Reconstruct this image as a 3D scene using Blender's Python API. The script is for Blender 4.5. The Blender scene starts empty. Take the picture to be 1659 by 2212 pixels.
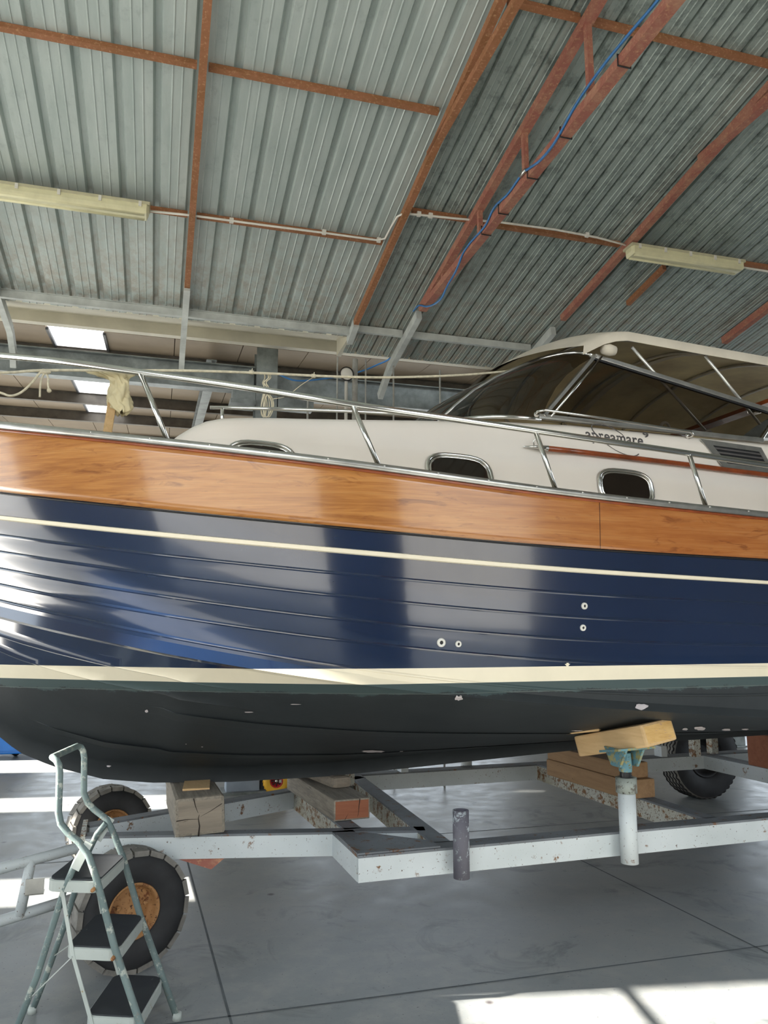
import bpy, bmesh, math, random
import numpy as np
from math import radians, sin, cos, tan, pi, sqrt
from mathutils import Vector, Matrix
from mathutils.bvhtree import BVHTree
random.seed(7)
SC = bpy.context.scene
COL = SC.collection

# ------------------------------------------------------------------ camera
FPX, PITCH, CZ = 1680.0, radians(8.93), 1.70
cam_d = bpy.data.cameras.new('camera'); cam = bpy.data.objects.new('camera', cam_d); COL.objects.link(cam)
cam_d.sensor_fit = 'HORIZONTAL'; cam_d.sensor_width = 36.0; cam_d.lens = 36.0 * FPX / 1659.0
cam_d.clip_start = 0.05; cam_d.clip_end = 500
cam.location = (0, 0, CZ); cam.rotation_euler = (pi / 2 + PITCH, 0, 0)
SC.camera = cam
# ------------------------------------------------------------------ world, sun, exposure
W = bpy.data.worlds.new('world'); SC.world = W; W.use_nodes = True
bg = W.node_tree.nodes['Background']
bg.inputs[0].default_value = (0.80, 0.90, 1.0, 1); bg.inputs[1].default_value = 3.2
SUN_AZ, SUN_EL = radians(6), radians(24)
sd = bpy.data.lights.new('sun', 'SUN'); sd.energy = 26; sd.angle = radians(0.6); sd.color = (1.0, 0.95, 0.86)
sun = bpy.data.objects.new('sun', sd); COL.objects.link(sun)
sdir = Vector((cos(SUN_AZ) * cos(SUN_EL), sin(SUN_AZ) * cos(SUN_EL), -sin(SUN_EL)))
sun.rotation_euler = sdir.to_track_quat('-Z', 'Y').to_euler()
VS = SC.view_settings
VS.view_transform = 'Standard'; VS.look = 'None'; VS.exposure = 0.52; VS.gamma = 1.0; VS.use_curve_mapping = False
SC.cycles.max_bounces = 8; SC.cycles.diffuse_bounces = 4; SC.cycles.glossy_bounces = 4
SC.cycles.transparent_max_bounces = 8; SC.cycles.caustics_reflective = False; SC.cycles.caustics_refractive = False
SC.cycles.sample_clamp_indirect = 6

# ------------------------------------------------------------------ frames
class Frame:                       # a level frame: q along, t away from the viewer, z up
    def __init__(s, ox, oy, deg):
        a = radians(deg); s.deg = deg
        s.o = Vector((ox, oy, 0)); s.a = Vector((cos(a), sin(a), 0)); s.n = Vector((-sin(a), cos(a), 0))
    def w(s, q, t, z): return s.o + s.a * q + s.n * t + Vector((0, 0, z))
    def loc(s, p):
        d = Vector(p) - s.o; return (d.dot(s.a), d.dot(s.n), p[2])
B = Frame(-.40, 5.13, 18.5)        # boat and trailer
G = Frame(0, 0, 16.0)              # the shed
EYE = Vector((0, 0, CZ))
def ray(u, v):
    x = (u - 829.5) / FPX; z = -(v - 1106) / FPX
    return Vector((x, cos(PITCH) - z * sin(PITCH), sin(PITCH) + z * cos(PITCH)))
def onplane(u, v, p0, n):
    r = ray(u, v); return EYE + r * ((p0 - EYE).dot(n) / r.dot(n))
def at_t(F, u, v, t): return onplane(u, v, F.w(0, t, 0), F.n)
def at_q(F, u, v, q): return onplane(u, v, F.w(q, 0, 0), F.a)
def at_z(u, v, z): return onplane(u, v, Vector((0, 0, z)), Vector((0, 0, 1)))

# ------------------------------------------------------------------ materials
MATS = {}
def s2l(c): return tuple(((x / 255) / 12.92 if x / 255 < .04045 else ((x / 255 + .055) / 1.055) ** 2.4) for x in c) + (1,)
class NT:
    def __init__(s, name):
        s.m = bpy.data.materials.new(name); s.m.use_nodes = True; s.t = s.m.node_tree
        s.b = s.t.nodes['Principled BSDF']; s.out = s.t.nodes['Material Output']
    def n(s, typ, **k):
        nd = s.t.nodes.new(typ)
        for a, v in k.items(): setattr(nd, a, v)
        return nd
    def l(s, a, b): s.t.links.new(a, b)
    def coord(s, rot=0, scale=(1, 1, 1)):
        g = s.n('ShaderNodeNewGeometry'); r = s.n('ShaderNodeVectorRotate', rotation_type='Z_AXIS')
        s.l(g.outputs['Position'], r.inputs['Vector']); r.inputs['Angle'].default_value = radians(-rot)
        m = s.n('ShaderNodeMapping'); m.inputs['Scale'].default_value = scale
        s.l(r.outputs[0], m.inputs['Vector']); return m.outputs[0]
    def noise(s, vec, scale, detail=4, rough=.6, dist=0):
        n = s.n('ShaderNodeTexNoise'); n.inputs['Scale'].default_value = scale; n.inputs['Detail'].default_value = detail
        n.inputs['Roughness'].default_value = rough; n.inputs['Distortion'].default_value = dist
        s.l(vec, n.inputs['Vector']); return n.outputs['Fac']
    def ramp(s, fac, stops):
        r = s.n('ShaderNodeValToRGB'); e = r.color_ramp.elements
        while len(e) < len(stops): e.new(.5)
        for el, (p, c) in zip(e, stops): el.position = p; el.color = c if len(c) == 4 else s2l(c)
        s.l(fac, r.inputs[0]); return r.outputs[0]
    def mix(s, fac, a, b, mode='MIX'):
        m = s.n('ShaderNodeMix', data_type='RGBA', blend_type=mode)
        for sock, v in ((m.inputs[0], fac), (m.inputs[6], a), (m.inputs[7], b)):
            if isinstance(v, (int, float)): sock.default_value = v
            elif isinstance(v, tuple): sock.default_value = v if len(v) == 4 else s2l(v)
            else: s.l(v, sock)
        return m.outputs[2]
    def bump(s, h, strength=.2, dist=.01):
        b = s.n('ShaderNodeBump'); b.inputs['Strength'].default_value = strength; b.inputs['Distance'].default_value = dist
        s.l(h, b.inputs['Height']); s.l(b.outputs[0], s.b.inputs['Normal'])
    def set(s, **k):
        for a, v in k.items():
            sock = s.b.inputs[a.replace('_', ' ')]
            if isinstance(v, (int, float, tuple)): sock.default_value = v
            else: s.l(v, sock)
        MATS[s.m.name] = s.m; return s.m
BW = lambda a, b: [(a, (0, 0, 0, 1)), (b, (1, 1, 1, 1))]
def flat(name, rgb, rough=.6, metal=0, var=.12, sc=6, bump=0, coat=0, spec=.5):
    k = NT(name); c = k.coord()
    nz = k.noise(c, sc)
    col = k.mix(k.ramp(nz, BW(.3, .75)), tuple(x * (1 - var) for x in rgb), tuple(min(255, x * (1 + var)) for x in rgb))
    if bump: k.bump(nz, bump)
    return k.set(Base_Color=col, Roughness=rough, Metallic=metal, Coat_Weight=coat, Specular_IOR_Level=spec)
def worn(name, rgb, rust=(110, 62, 30), amt=.62, sc=14, rough=.5, dark=None, metal=0, fine=60):
    k = NT(name); c = k.coord()
    a = k.noise(c, sc, 8, .75); b = k.noise(c, fine, 3, .7); d = k.noise(c, 2.5, 3)
    m1 = k.ramp(a, BW(amt, amt + .05)); m2 = k.ramp(b, BW(amt + .06, amt + .09))
    base = k.mix(k.ramp(d, BW(.35, .7)), rgb, dark or tuple(x * .86 for x in rgb))
    col = k.mix(m2, base, tuple(x * .7 for x in rust)); col = k.mix(m1, col, rust)
    k.bump(a, .25, .004)
    return k.set(Base_Color=col, Roughness=rough, Metallic=metal)

def mk_roof(name, c1, c2, c3, lo, hi, rough):
    k = NT(name); c = k.coord(16, (3.2, .5, 1)); n1 = k.noise(c, 2.6, 5); n2 = k.noise(k.coord(16, (1, .7, 1)), 9, 9, .75)
    col = k.mix(k.ramp(n1, BW(.3, .72)), c1, c2)
    col = k.mix(k.ramp(n2, BW(lo, hi)), col, c3)
    # whitish corrosion close to the eave
    e = k.n('ShaderNodeSeparateXYZ'); k.l(k.coord(16), e.inputs[0])
    g = k.n('ShaderNodeMapRange'); k.l(e.outputs[1], g.inputs[0]); g.inputs[1].default_value = 7.2; g.inputs[2].default_value = 9.2
    mm = k.n('ShaderNodeMath', operation='MULTIPLY'); k.l(g.outputs[0], mm.inputs[0]); k.l(k.ramp(n2, BW(.42, .6)), mm.inputs[1])
    col = k.mix(mm.outputs[0], col, (168, 160, 148))
    k.bump(n2, .08, .003)
    return k.set(Base_Color=col, Roughness=rough, Metallic=.12)
M_roofL = mk_roof('galvanised_sheet_clean', (172, 184, 180), (196, 205, 201), (160, 170, 168), .55, .8, .38)
M_roofR = mk_roof('galvanised_sheet_stained', (148, 160, 154), (174, 185, 179), (104, 114, 109), .48, .68, .45)
M_galv = flat('galvanised_steel', (128, 134, 134), .42, .6, .18, 5)
M_galvp = flat('pale_grey_steel', (196, 200, 196), .5, .1, .1, 4)
M_gut = flat('cream_gutter_sheet', (214, 208, 188), .45, 0, .05, 2)
M_beige = flat('beige_roof_panel', (156, 140, 120), .6, 0, .06, 1.2)
M_purl = flat('dull_galvanised_purlin', (104, 98, 90), .5, .3, .15, 5)
def mk_rust(name, paint, rust, lo, hi):
    k = NT(name); n1 = k.noise(k.coord(), 7, 8, .75); n2 = k.noise(k.coord(), 40, 4)
    col = k.mix(k.ramp(n1, BW(lo, hi)), paint, rust); col = k.mix(k.ramp(n2, BW(.55, .8)), col, (206, 160, 120))
    k.bump(n2, .15, .003)
    return k.set(Base_Color=col, Roughness=.75)
M_rustO = mk_rust('orange_rusty_steel', (160, 106, 74), (142, 96, 60), .4, .62)
M_rustR = mk_rust('red_primer_steel', (158, 98, 84), (176, 130, 106), .45, .65)
M_lamp = flat('cream_lamp_cover', (226, 220, 180), .35, 0, .05, 6)
M_lampb = flat('lamp_tray', (196, 190, 158), .5, 0, .06, 6)
M_white = flat('white_plastic', (226, 222, 212), .45, 0, .04, 6)
M_blueh = flat('blue_hose', (58, 118, 178), .4, 0, .08, 10)
M_blued = flat('dark_blue_rope', (40, 62, 128), .7, 0, .08, 10)
M_blk = flat('black_rubber_strap', (26, 24, 24), .6)
# floor
def mk_floor():
    k = NT('polished_concrete'); c = k.coord(16)
    a = k.noise(c, .55, 5, .6, .4); b = k.noise(c, 5, 8, .7); d = k.noise(c, 60, 3); e = k.noise(c, 1.8, 6, .65, 1.2)
    col = k.mix(k.ramp(a, BW(.3, .7)), (126, 130, 131), (154, 156, 155))
    col = k.mix(k.ramp(b, BW(.45, .75)), col, (162, 161, 157))
    col = k.mix(k.ramp(e, BW(.55, .72)), col, (98, 104, 106))
    col = k.mix(k.ramp(d, BW(.66, .72)), col, (84, 86, 88))
    # small dark stains
    v = k.n('ShaderNodeTexVoronoi', feature='F1'); v.inputs['Scale'].default_value = 1.7; k.l(c, v.inputs['Vector'])
    col = k.mix(k.ramp(v.outputs['Distance'], [(.02, (1, 1, 1, 1)), (.05, (0, 0, 0, 1))]), col, (84, 78, 80))
    k.bump(b, .05, .003)
    return k.set(Base_Color=col, Roughness=k.ramp(b, [(.3, (.32, .32, .32, 1)), (.8, (.55, .55, .55, 1))]), Specular_IOR_Level=.4)
M_floor = mk_floor()
M_joint = flat('dark_joint_filler', (92, 96, 98), .8)
M_yard = flat('pale_yard_concrete', (158, 155, 149), .8, 0, .08, .5)
M_wall = flat('shed_wall_sheet', (150, 146, 138), .6, 0, .05, 2)
M_facade = flat('pale_facade_render', (205, 198, 186), .8, 0, .05, 1)
M_frame = flat('dark_shed_steel', (60, 62, 66), .5)
# boat
def mk_navy():
    k = NT('navy_gelcoat'); n = k.noise(k.coord(18.5), 1.1, 3, .5); n2 = k.noise(k.coord(18.5, (1, 1, 3)), 6, 5)
    col = k.mix(k.ramp(n, BW(.35, .7)), (17, 33, 60), (22, 40, 70)); col = k.mix(k.ramp(n2, BW(.6, .85)), col, (34, 50, 76))
    k.bump(n, .06, .05)
    return k.set(Base_Color=col, Roughness=.13, Specular_IOR_Level=.8, Coat_Weight=.65, Coat_Roughness=.06)
M_navy = mk_navy()
M_cream = flat('cream_stripe_paint', (238, 226, 200), .35, 0, .03, 3, 0, .2)
def mk_anti():
    k = NT('black_antifouling'); c = k.coord(18.5); n = k.noise(c, 3, 6, .7); n2 = k.noise(k.coord(18.5, (1.6, 1, 4)), 4, 9, .8)
    col = k.mix(k.ramp(n, BW(.3, .75)), (37, 41, 43), (50, 54, 56))
    s = k.n('ShaderNodeSeparateXYZ'); k.l(c, s.inputs[0])
    r = k.n('ShaderNodeMapRange'); k.l(s.outputs[2], r.inputs[0]); r.inputs[1].default_value = 1.36; r.inputs[2].default_value = 1.445
    q = k.n('ShaderNodeMath', operation='ADD'); k.l(n2, q.inputs[0]); q.inputs[1].default_value = -.5
    q2 = k.n('ShaderNodeMath', operation='MULTIPLY_ADD'); k.l(q.outputs[0], q2.inputs[0]); q2.inputs[1].default_value = 1.6; k.l(r.outputs[0], q2.inputs[2])
    col = k.mix(k.ramp(q2.outputs[0], BW(.62, .7)), col, (66, 80, 80))
    zl = k.n('ShaderNodeMath', operation='COMPARE'); k.l(s.outputs[2], zl.inputs[0]); zl.inputs[1].default_value = 1.418; zl.inputs[2].default_value = .0016
    col = k.mix(zl.outputs[0], col, (96, 104, 100))
    return k.set(Base_Color=col, Roughness=.55, Specular_IOR_Level=.4)
M_anti = mk_anti()
def mk_varnish():
    k = NT('varnished_mahogany'); c = k.coord(18.5, (.55, 1, 9)); n = k.noise(c, 3.0, 6, .62, .6); f = k.noise(k.coord(18.5, (1.2, 1, 45)), 5, 3)
    big = k.noise(k.coord(18.5, (.7, 1, 2.2)), 1.4, 3)
    col = k.ramp(n, [(.25, (148, 90, 40)), (.5, (188, 126, 64)), (.78, (206, 150, 88))])
    col = k.mix(k.ramp(f, BW(.35, .7)), col, k.mix(.35, col, (120, 60, 22)))
    s = k.n('ShaderNodeSeparateXYZ'); k.l(k.coord(18.5), s.inputs[0])
    bq = B.o.dot(B.a)
    r = k.n('ShaderNodeMapRange'); k.l(s.outputs[0], r.inputs[0]); r.inputs[1].default_value = -.2 + bq; r.inputs[2].default_value = 1.6 + bq
    col = k.mix(k.ramp(r.outputs[0], [(0, (0, 0, 0, 1)), (1, (.6, .6, .6, 1))]), col, k.mix(.62, col, (146, 62, 18)))
    st = k.noise(k.coord(18.5, (1, 1, 5)), 4.5, 4, .6, 1.2)
    col = k.mix(k.ramp(st, [(.58, (0, 0, 0, 1)), (.72, (.65, .65, .65, 1))]), col, (104, 48, 20))
    # butt joint between two planks
    a = k.n('ShaderNodeMath', operation='SUBTRACT'); k.l(s.outputs[0], a.inputs[0]); a.inputs[1].default_value = 1.105 + bq
    ab = k.n('ShaderNodeMath', operation='ABSOLUTE'); k.l(a.outputs[0], ab.inputs[0])
    lt = k.n('ShaderNodeMath', operation='LESS_THAN'); k.l(ab.outputs[0], lt.inputs[0]); lt.inputs[1].default_value = .0022
    col = k.mix(lt.outputs[0], col, (70, 34, 14))
    k.bump(f, .04, .003)
    return k.set(Base_Color=col, Roughness=.22, Coat_Weight=.8, Coat_Roughness=.1)
M_wood = mk_varnish()
M_gel = flat('white_gelcoat', (248, 238, 226), .28, 0, .02, 1, 0, .3)
M_deck = flat('deck_gelcoat', (214, 206, 192), .6, 0, .04, 8)
M_chrome = flat('stainless_steel', (222, 220, 214), .16, 1, .05, 3)
M_steelr = flat('brushed_stainless', (190, 188, 182), .3, .9, .08, 10)
M_teak = flat('varnished_teak_rail', (140, 66, 28), .3, 0, .15, 12, 0, .4)
M_dark = flat('charcoal_lettering', (88, 84, 82), .5)
M_seal = flat('black_window_seal', (20, 20, 22), .5)
M_recess = flat('dark_porthole_recess', (72, 66, 60), .8)  # dark brown stands in for the dim hollow behind the porthole glass
M_inter = flat('cabin_interior', (120, 104, 88), .7)
def mk_glass(name, tint, rough=.03, refl=.09):
    k = NT(name); t = k.t; t.nodes.remove(k.b)
    tr = k.n('ShaderNodeBsdfTransparent'); tr.inputs[0].default_value = tint
    gl = k.n('ShaderNodeBsdfGlossy'); gl.inputs['Roughness'].default_value = rough
    fr = k.n('ShaderNodeLayerWeight'); fr.inputs[0].default_value = .5
    pw_ = k.n('ShaderNodeMath', operation='POWER'); k.l(fr.outputs['Facing'], pw_.inputs[0]); pw_.inputs[1].default_value = 4.5
    ma = k.n('ShaderNodeMath', operation='MULTIPLY_ADD'); k.l(pw_.outputs[0], ma.inputs[0]); ma.inputs[1].default_value = .9; ma.inputs[2].default_value = .05
    mx = k.n('ShaderNodeMixShader'); k.l(ma.outputs[0], mx.inputs[0]); k.l(tr.outputs[0], mx.inputs[1]); k.l(gl.outputs[0], mx.inputs[2])
    k.l(mx.outputs[0], k.out.inputs[0]); return k.m
M_glass = mk_glass('smoked_glass', (.30, .27, .24, 1)); M_pane = mk_glass('porthole_glass', (.5, .46, .42, 1))
M_canvas = flat('cream_canvas_outside', (214, 204, 186), .8, 0, .05, 3)
M_canvasu = flat('tan_canvas_lining', (232, 212, 172), .8, 0, .14, 2.2)
M_pole = flat('white_steel_pole', (232, 228, 222), .25, .5)
M_rope = flat('cream_rope', (226, 216, 190), .8, 0, .1, 30)
M_cloth = flat('cream_cloth', (226, 212, 172), .85, 0, .08, 8)
# trailer and the rest
M_trail = worn('pale_blue_trailer_paint', (202, 207, 208), (120, 84, 52), .60, 9, .45, (188, 194, 194), 0, 70)
M_trtop = worn('dark_trailer_flange', (120, 124, 128), (110, 74, 44), .58, 12, .7, (96, 98, 100), 0, 60)  # flange tops darker than the webs, with rust
M_trrust = worn('rusty_trailer_paint', (196, 196, 186), (124, 86, 48), .52, 16, .6, (176, 170, 150), 0, 70)
def mk_wood(name, c1, c2, c3, sc=9, deg=108.5, crack=.64):
    k = NT(name); c = k.coord(deg, (1.2, 12, 12)); n = k.noise(c, sc * .45, 6, .65, .6); m = k.noise(k.coord(deg, (1, 7, 7)), 6, 5, .7, 1)
    col = k.mix(k.ramp(n, BW(.3, .7)), c1, c2); col = k.mix(k.ramp(m, BW(crack, crack + .06)), col, c3); k.bump(n, .5, .006)
    return k.set(Base_Color=col, Roughness=.85)
M_oldwood = mk_wood('weathered_timber', (112, 104, 94), (152, 142, 126), (62, 54, 46))
M_redend = mk_wood('reddish_sawn_timber', (134, 80, 56), (156, 98, 70), (90, 52, 38), 5, 18.5, .7)
M_grain = mk_wood('grey_sawn_timber', (120, 110, 98), (148, 136, 120), (70, 60, 50), 5, 18.5, .66)
M_pine = mk_wood('yellow_pine', (196, 160, 112), (216, 182, 134), (150, 106, 66), 6, 120, .7)
M_brownw = mk_wood('brown_timber', (140, 108, 76), (164, 130, 94), (78, 54, 38), 6, 108.5, .68)
M_tyre = flat('black_tyre_rubber', (44, 44, 46), .7, 0, .16, 10, .2)
M_tread = flat('pale_tyre_tread', (126, 122, 116), .85, 0, .16, 14, .3)  # tread paler than the sidewalls
M_rim = worn('rusty_wheel_rim', (160, 116, 74), (118, 72, 42), .55, 16, .75, (176, 130, 84), 0, 60)
M_pipe = worn('chipped_grey_pipe', (98, 96, 106), (176, 184, 188), .54, 10, .6, (84, 80, 84), 0, 40)
M_verd = worn('green_blue_chipped_paint', (112, 150, 150), (150, 140, 90), .52, 22, .7, (86, 128, 140), 0, 60)
M_colr = worn('grey_green_collar_paint', (150, 156, 148), (96, 92, 84), .55, 14, .6)
M_ladder = worn('green_grey_ladder_paint', (116, 132, 130), (170, 174, 164), .55, 18, .6, (84, 100, 100), 0, 60)
M_pad = worn('dark_rubber_tread', (66, 68, 70), (112, 114, 112), .66, 18, .95, (54, 56, 60), 0, 90); M_pad.node_tree.nodes['Principled BSDF'].inputs['Specular IOR Level'].default_value = .15
M_edge = worn('cream_step_edge', (186, 192, 186), (150, 124, 70), .62, 12, .5)
M_yel = flat('yellow_rubber', (226, 170, 44), .6, 0, .06, 10)
M_red = flat('red_plastic', (196, 36, 40), .45, 0, .06, 10)
M_bluem = flat('blue_machine_paint', (16, 104, 186), .4, 0, .06, 3)
M_grey = flat('grey_plastic_panel', (150, 160, 172), .5, 0, .06, 5)
M_chip = flat('bare_pink_primer', (206, 196, 196), .8, 0, .06, 20)
def mk_skylight():
    k = NT('translucent_roof_sheet'); k.b.inputs['Base Color'].default_value = (.9, .92, .95, 1)
    k.b.inputs['Emission Color'].default_value = (.95, .97, 1, 1); k.b.inputs['Emission Strength'].default_value = 1.5
    return k.m
M_sky = mk_skylight()

# ------------------------------------------------------------------ mesh helpers
def bm_new(): return bmesh.new()
def hexa(bm, pts, mi=0):
    v = [bm.verts.new(p) for p in pts]
    fs = [(0, 3, 2, 1), (4, 5, 6, 7), (0, 1, 5, 4), (1, 2, 6, 5), (2, 3, 7, 6), (3, 0, 4, 7)]
    out = []
    for f in fs:
        fc = bm.faces.new([v[i] for i in f]); fc.material_index = mi; out.append(fc)
    return out
def fbox(bm, F, q0, q1, t0, t1, z0, z1, mi=0):
    return hexa(bm, [F.w(q0, t0, z0), F.w(q1, t0, z0), F.w(q1, t1, z0), F.w(q0, t1, z0),
                     F.w(q0, t0, z1), F.w(q1, t0, z1), F.w(q1, t1, z1), F.w(q0, t1, z1)], mi)
def bar(bm, p0, p1, w, h, up=Vector((0, 0, 1)), mi=0):
    p0 = Vector(p0); p1 = Vector(p1); d = (p1 - p0).normalized(); s = d.cross(up).normalized(); u = s.cross(d).normalized()
    a = s * w / 2; b = u * h / 2
    return hexa(bm, [p0 - a - b, p0 + a - b, p0 + a + b, p0 - a + b, p1 - a - b, p1 + a - b, p1 + a + b, p1 - a + b], mi)
def ibeam(bm, p0, p1, w, h, tf=.012, tw=.01, up=Vector((0, 0, 1)), mi=0, mt=None, side=0):
    """side 0: I section; -1/+1: channel with its web on that side"""
    p0 = Vector(p0); p1 = Vector(p1); d = (p1 - p0).normalized(); s = d.cross(up).normalized()
    u = s.cross(d).normalized(); mt = mi if mt is None else mt
    bar(bm, p0 + u * (h - tf / 2), p1 + u * (h - tf / 2), w, tf, up, mt)
    bar(bm, p0 + u * (tf / 2), p1 + u * (tf / 2), w, tf, up, mi)
    o = s * (side * (w / 2 - tw / 2))
    bar(bm, p0 + u * (h / 2) + o, p1 + u * (h / 2) + o, tw, h - 2 * tf, up, mi)
def crom(P, n=6):
    P = [Vector(p) for p in P]
    if len(P) < 3: return P
    out = []
    for i in range(len(P) - 1):
        p0 = P[i - 1] if i else P[0] * 2 - P[1]; p1, p2 = P[i], P[i + 1]; p3 = P[i + 2] if i + 2 < len(P) else P[-1] * 2 - P[-2]
        for k in range(n):
            t = k / n
            out.append(.5 * ((2 * p1) + (p2 - p0) * t + (2 * p0 - 5 * p1 + 4 * p2 - p3) * t * t + (3 * p1 - p0 - 3 * p2 + p3) * t ** 3))
    out.append(P[-1]); return out
def tube(bm, P, r, seg=10, closed=False, mi=0, smooth=False):
    if smooth: P = crom(P)
    P = [Vector(p) for p in P]; n = len(P); rings = []; prev = None
    for i, p in enumerate(P):
        if closed: d = (P[(i + 1) % n] - P[i - 1])
        else: d = (P[min(i + 1, n - 1)] - P[max(i - 1, 0)])
        d.normalize()
        if prev is None:
            x = d.orthogonal().normalized()
        else:
            x = (prev - d * prev.dot(d)).normalized()
        prev = x; y = d.cross(x)
        rr = r[i] if isinstance(r, (list, tuple)) else r
        rings.append([bm.verts.new(p + (x * cos(2 * pi * k / seg) + y * sin(2 * pi * k / seg)) * rr) for k in range(seg)])
    m = n if closed else n - 1
    for i in range(m):
        A, C = rings[i], rings[(i + 1) % n]
        for k in range(seg):
            f = bm.faces.new([A[k], A[(k + 1) % seg], C[(k + 1) % seg], C[k]]); f.smooth = True; f.material_index = mi
    if not closed:
        for R in (rings[0], rings[-1]):
            f = bm.faces.new(R); f.material_index = mi
def grid(bm, rows, mi=0, smooth=True, wrap=False):
    V = [[bm.verts.new(p) for p in r] for r in rows]; out = []
    for i in range(len(V) - 1):
        n = len(V[i]); rng = n if wrap else n - 1
        for j in range(rng):
            a, b, c, d = V[i][j], V[i][(j + 1) % n], V[i + 1][(j + 1) % n], V[i + 1][j]
            try:
                f = bm.faces.new([a, b, c, d]); f.smooth = smooth; f.material_index = mi if isinstance(mi, int) else mi(i, j); out.append(f)
            except ValueError: pass
    return V
def lathe(bm, prof, c, axis, seg=32, mi=0, smooth=True):
    """prof: (distance along the axis, radius)"""
    axis = Vector(axis).normalized(); x = axis.orthogonal().normalized(); y = axis.cross(x)
    rows = []
    for h, r in prof:
        rows.append([Vector(c) + axis * h + (x * cos(2 * pi * k / seg) + y * sin(2 * pi * k / seg)) * max(r, 1e-4) for k in range(seg)])
    return grid(bm, rows, mi, smooth, True)
def prism(bm, poly, d, mi=0):
    d = Vector(d); A = [bm.verts.new(p) for p in poly]; C = [bm.verts.new(Vector(p) + d) for p in poly]
    f = bm.faces.new(A); f.material_index = mi; f = bm.faces.new(C[::-1]); f.material_index = mi
    n = len(poly)
    for i in range(n):
        f = bm.faces.new([A[i], C[i], C[(i + 1) % n], A[(i + 1) % n]]); f.material_index = mi
def wloc(o):
    v = Vector((0, 0, 0))
    while o: v = v + o.location; o = o.parent
    return v
def build(name, bm, mats, parent=None, loc=None, bevel=0, keep=False, label=None, kind=None):
    me = bpy.data.meshes.new(name)
    bmesh.ops.remove_doubles(bm, verts=bm.verts, dist=1e-5)
    bmesh.ops.recalc_face_normals(bm, faces=bm.faces) if not keep else None
    if bevel:
        es = [e for e in bm.edges if len(e.link_faces) == 2 and e.calc_face_angle(0) > radians(50)]
        try: bmesh.ops.bevel(bm, geom=es, offset=bevel, segments=2, profile=.6, affect='EDGES', clamp_overlap=True)
        except Exception: pass
    off = wloc(parent) if parent else Vector(loc if loc is not None else (0, 0, 0))
    if parent is None and loc is None:
        xs = [v.co for v in bm.verts]
        off = Vector((sum(v.x for v in xs) / len(xs), sum(v.y for v in xs) / len(xs), min(v.z for v in xs)))
    bmesh.ops.translate(bm, verts=bm.verts, vec=-off)
    bm.to_mesh(me); bm.free()
    for m in (mats if isinstance(mats, (list, tuple)) else [mats]): me.materials.append(m)
    o = bpy.data.objects.new(name, me); COL.objects.link(o)
    if parent: o.parent = parent
    else: o.location = off
    if label: o['label'] = label
    if kind: o['kind'] = kind
    return o
def tag(o, label, cat, group=None):
    o['label'] = label; o['category'] = cat
    if group: o['group'] = group
    return o
def thing(name, label, cat, loc, group=None):
    o = bpy.data.objects.new(name, None); COL.objects.link(o); o.location = loc; o.empty_display_size = .1
    return tag(o, label, cat, group)
def one(name, bm, mats, label, cat, group=None, **k):
    return tag(build(name, bm, mats, None, **k), label, cat, group)

# ================================================================== SETTING
def struct(name, bm, mats, **k): return build(name, bm, mats, kind='structure', **k)
Q0, Q1, T0W, T1W = -9.0, 15.0, -3.5, 24.0
bm = bm_new(); fbox(bm, G, Q0, Q1, T0W, T1W, -.12, 0)
struct('floor', bm, M_floor)
bm = bm_new(); fbox(bm, G, -60, Q0, -60, 60, -.14, -.01); fbox(bm, G, Q1, 60, -60, 60, -.14, -.01)
fbox(bm, G, Q0, Q1, -60, T0W, -.14, -.01); fbox(bm, G, Q0, Q1, T1W, 60, -.14, -.01)
struct('ground', bm, M_yard)
# saw-cut joints in the slab
def fline(bm, pts, w=.012):
    for a, b in zip(pts[:-1], pts[1:]):
        a = Vector(a); b = Vector(b); s = (b - a).cross(Vector((0, 0, 1))).normalized() * w / 2
        a.z = b.z = .0012
        bm.faces.new([bm.verts.new(p) for p in (a - s, b - s, b + s, a + s)])
bm = bm_new()
j0 = at_z(410, 1900, 0); qj = G.loc(j0)[0]
pa = at_z(410, 1880, 0); pb = at_z(500, 2212, 0); d = (pb - pa)
fline(bm, [pa - d * 3.2, pb + d * 2])
dn = Vector((d.y, -d.x, 0)).normalized()
for px, py in ((1600, 2050), (1100, 1790)):
    p = at_z(px, py, 0); fline(bm, [p - G.a * 9, p + G.a * 9])
p = at_z(1560, 2010, 0); fline(bm, [p - d.normalized() * 2, p + d.normalized() * 2])
struct('trim_1', bm, M_joint)

# roof of our bay
SL = tan(radians(9.5)); TE, ZE = 8.95, 5.57
def rz(t): return ZE - SL * (t - TE)
RN = (G.n * SL + Vector((0, 0, 1))).normalized()
def onroof(u, v, dz=0): return onplane(u, v, G.w(0, TE, ZE - dz), RN)
def corr(q0, q1, t0, t1, pitch, rib, hgt, stiff, mat, name):
    bm = bm_new(); prof = []; q = q0
    while q < q1:
        pan = pitch - rib
        prof.append((q, 0))
        for k in range(1, stiff + 1):
            c = q + pan * k / (stiff + 1)
            prof += [(c - .008, 0), (c - .003, -.006), (c + .003, -.006), (c + .008, 0)]
        prof += [(q + pan, 0), (q + pan + rib * .25, hgt), (q + pan + rib * .75, hgt)]
        q += pitch
    prof.append((q1, 0)); prof = [p for p in prof if p[0] <= q1]
    th = .0015
    rows = []
    for t in (t0, t1): rows.append([G.w(x, t, rz(t)) + RN * h for x, h in prof])
    grid(bm, rows, 0, False)
    return build(name, bm, mat, kind='structure', keep=True)
corr(Q0, 2.22, T0W, 9.35, .305, .075, .045, 2, M_roofL, 'ceiling')
corr(2.22, Q1, T0W, 9.75, .19, .035, .035, 2, M_roofR, 'ceiling')

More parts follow.
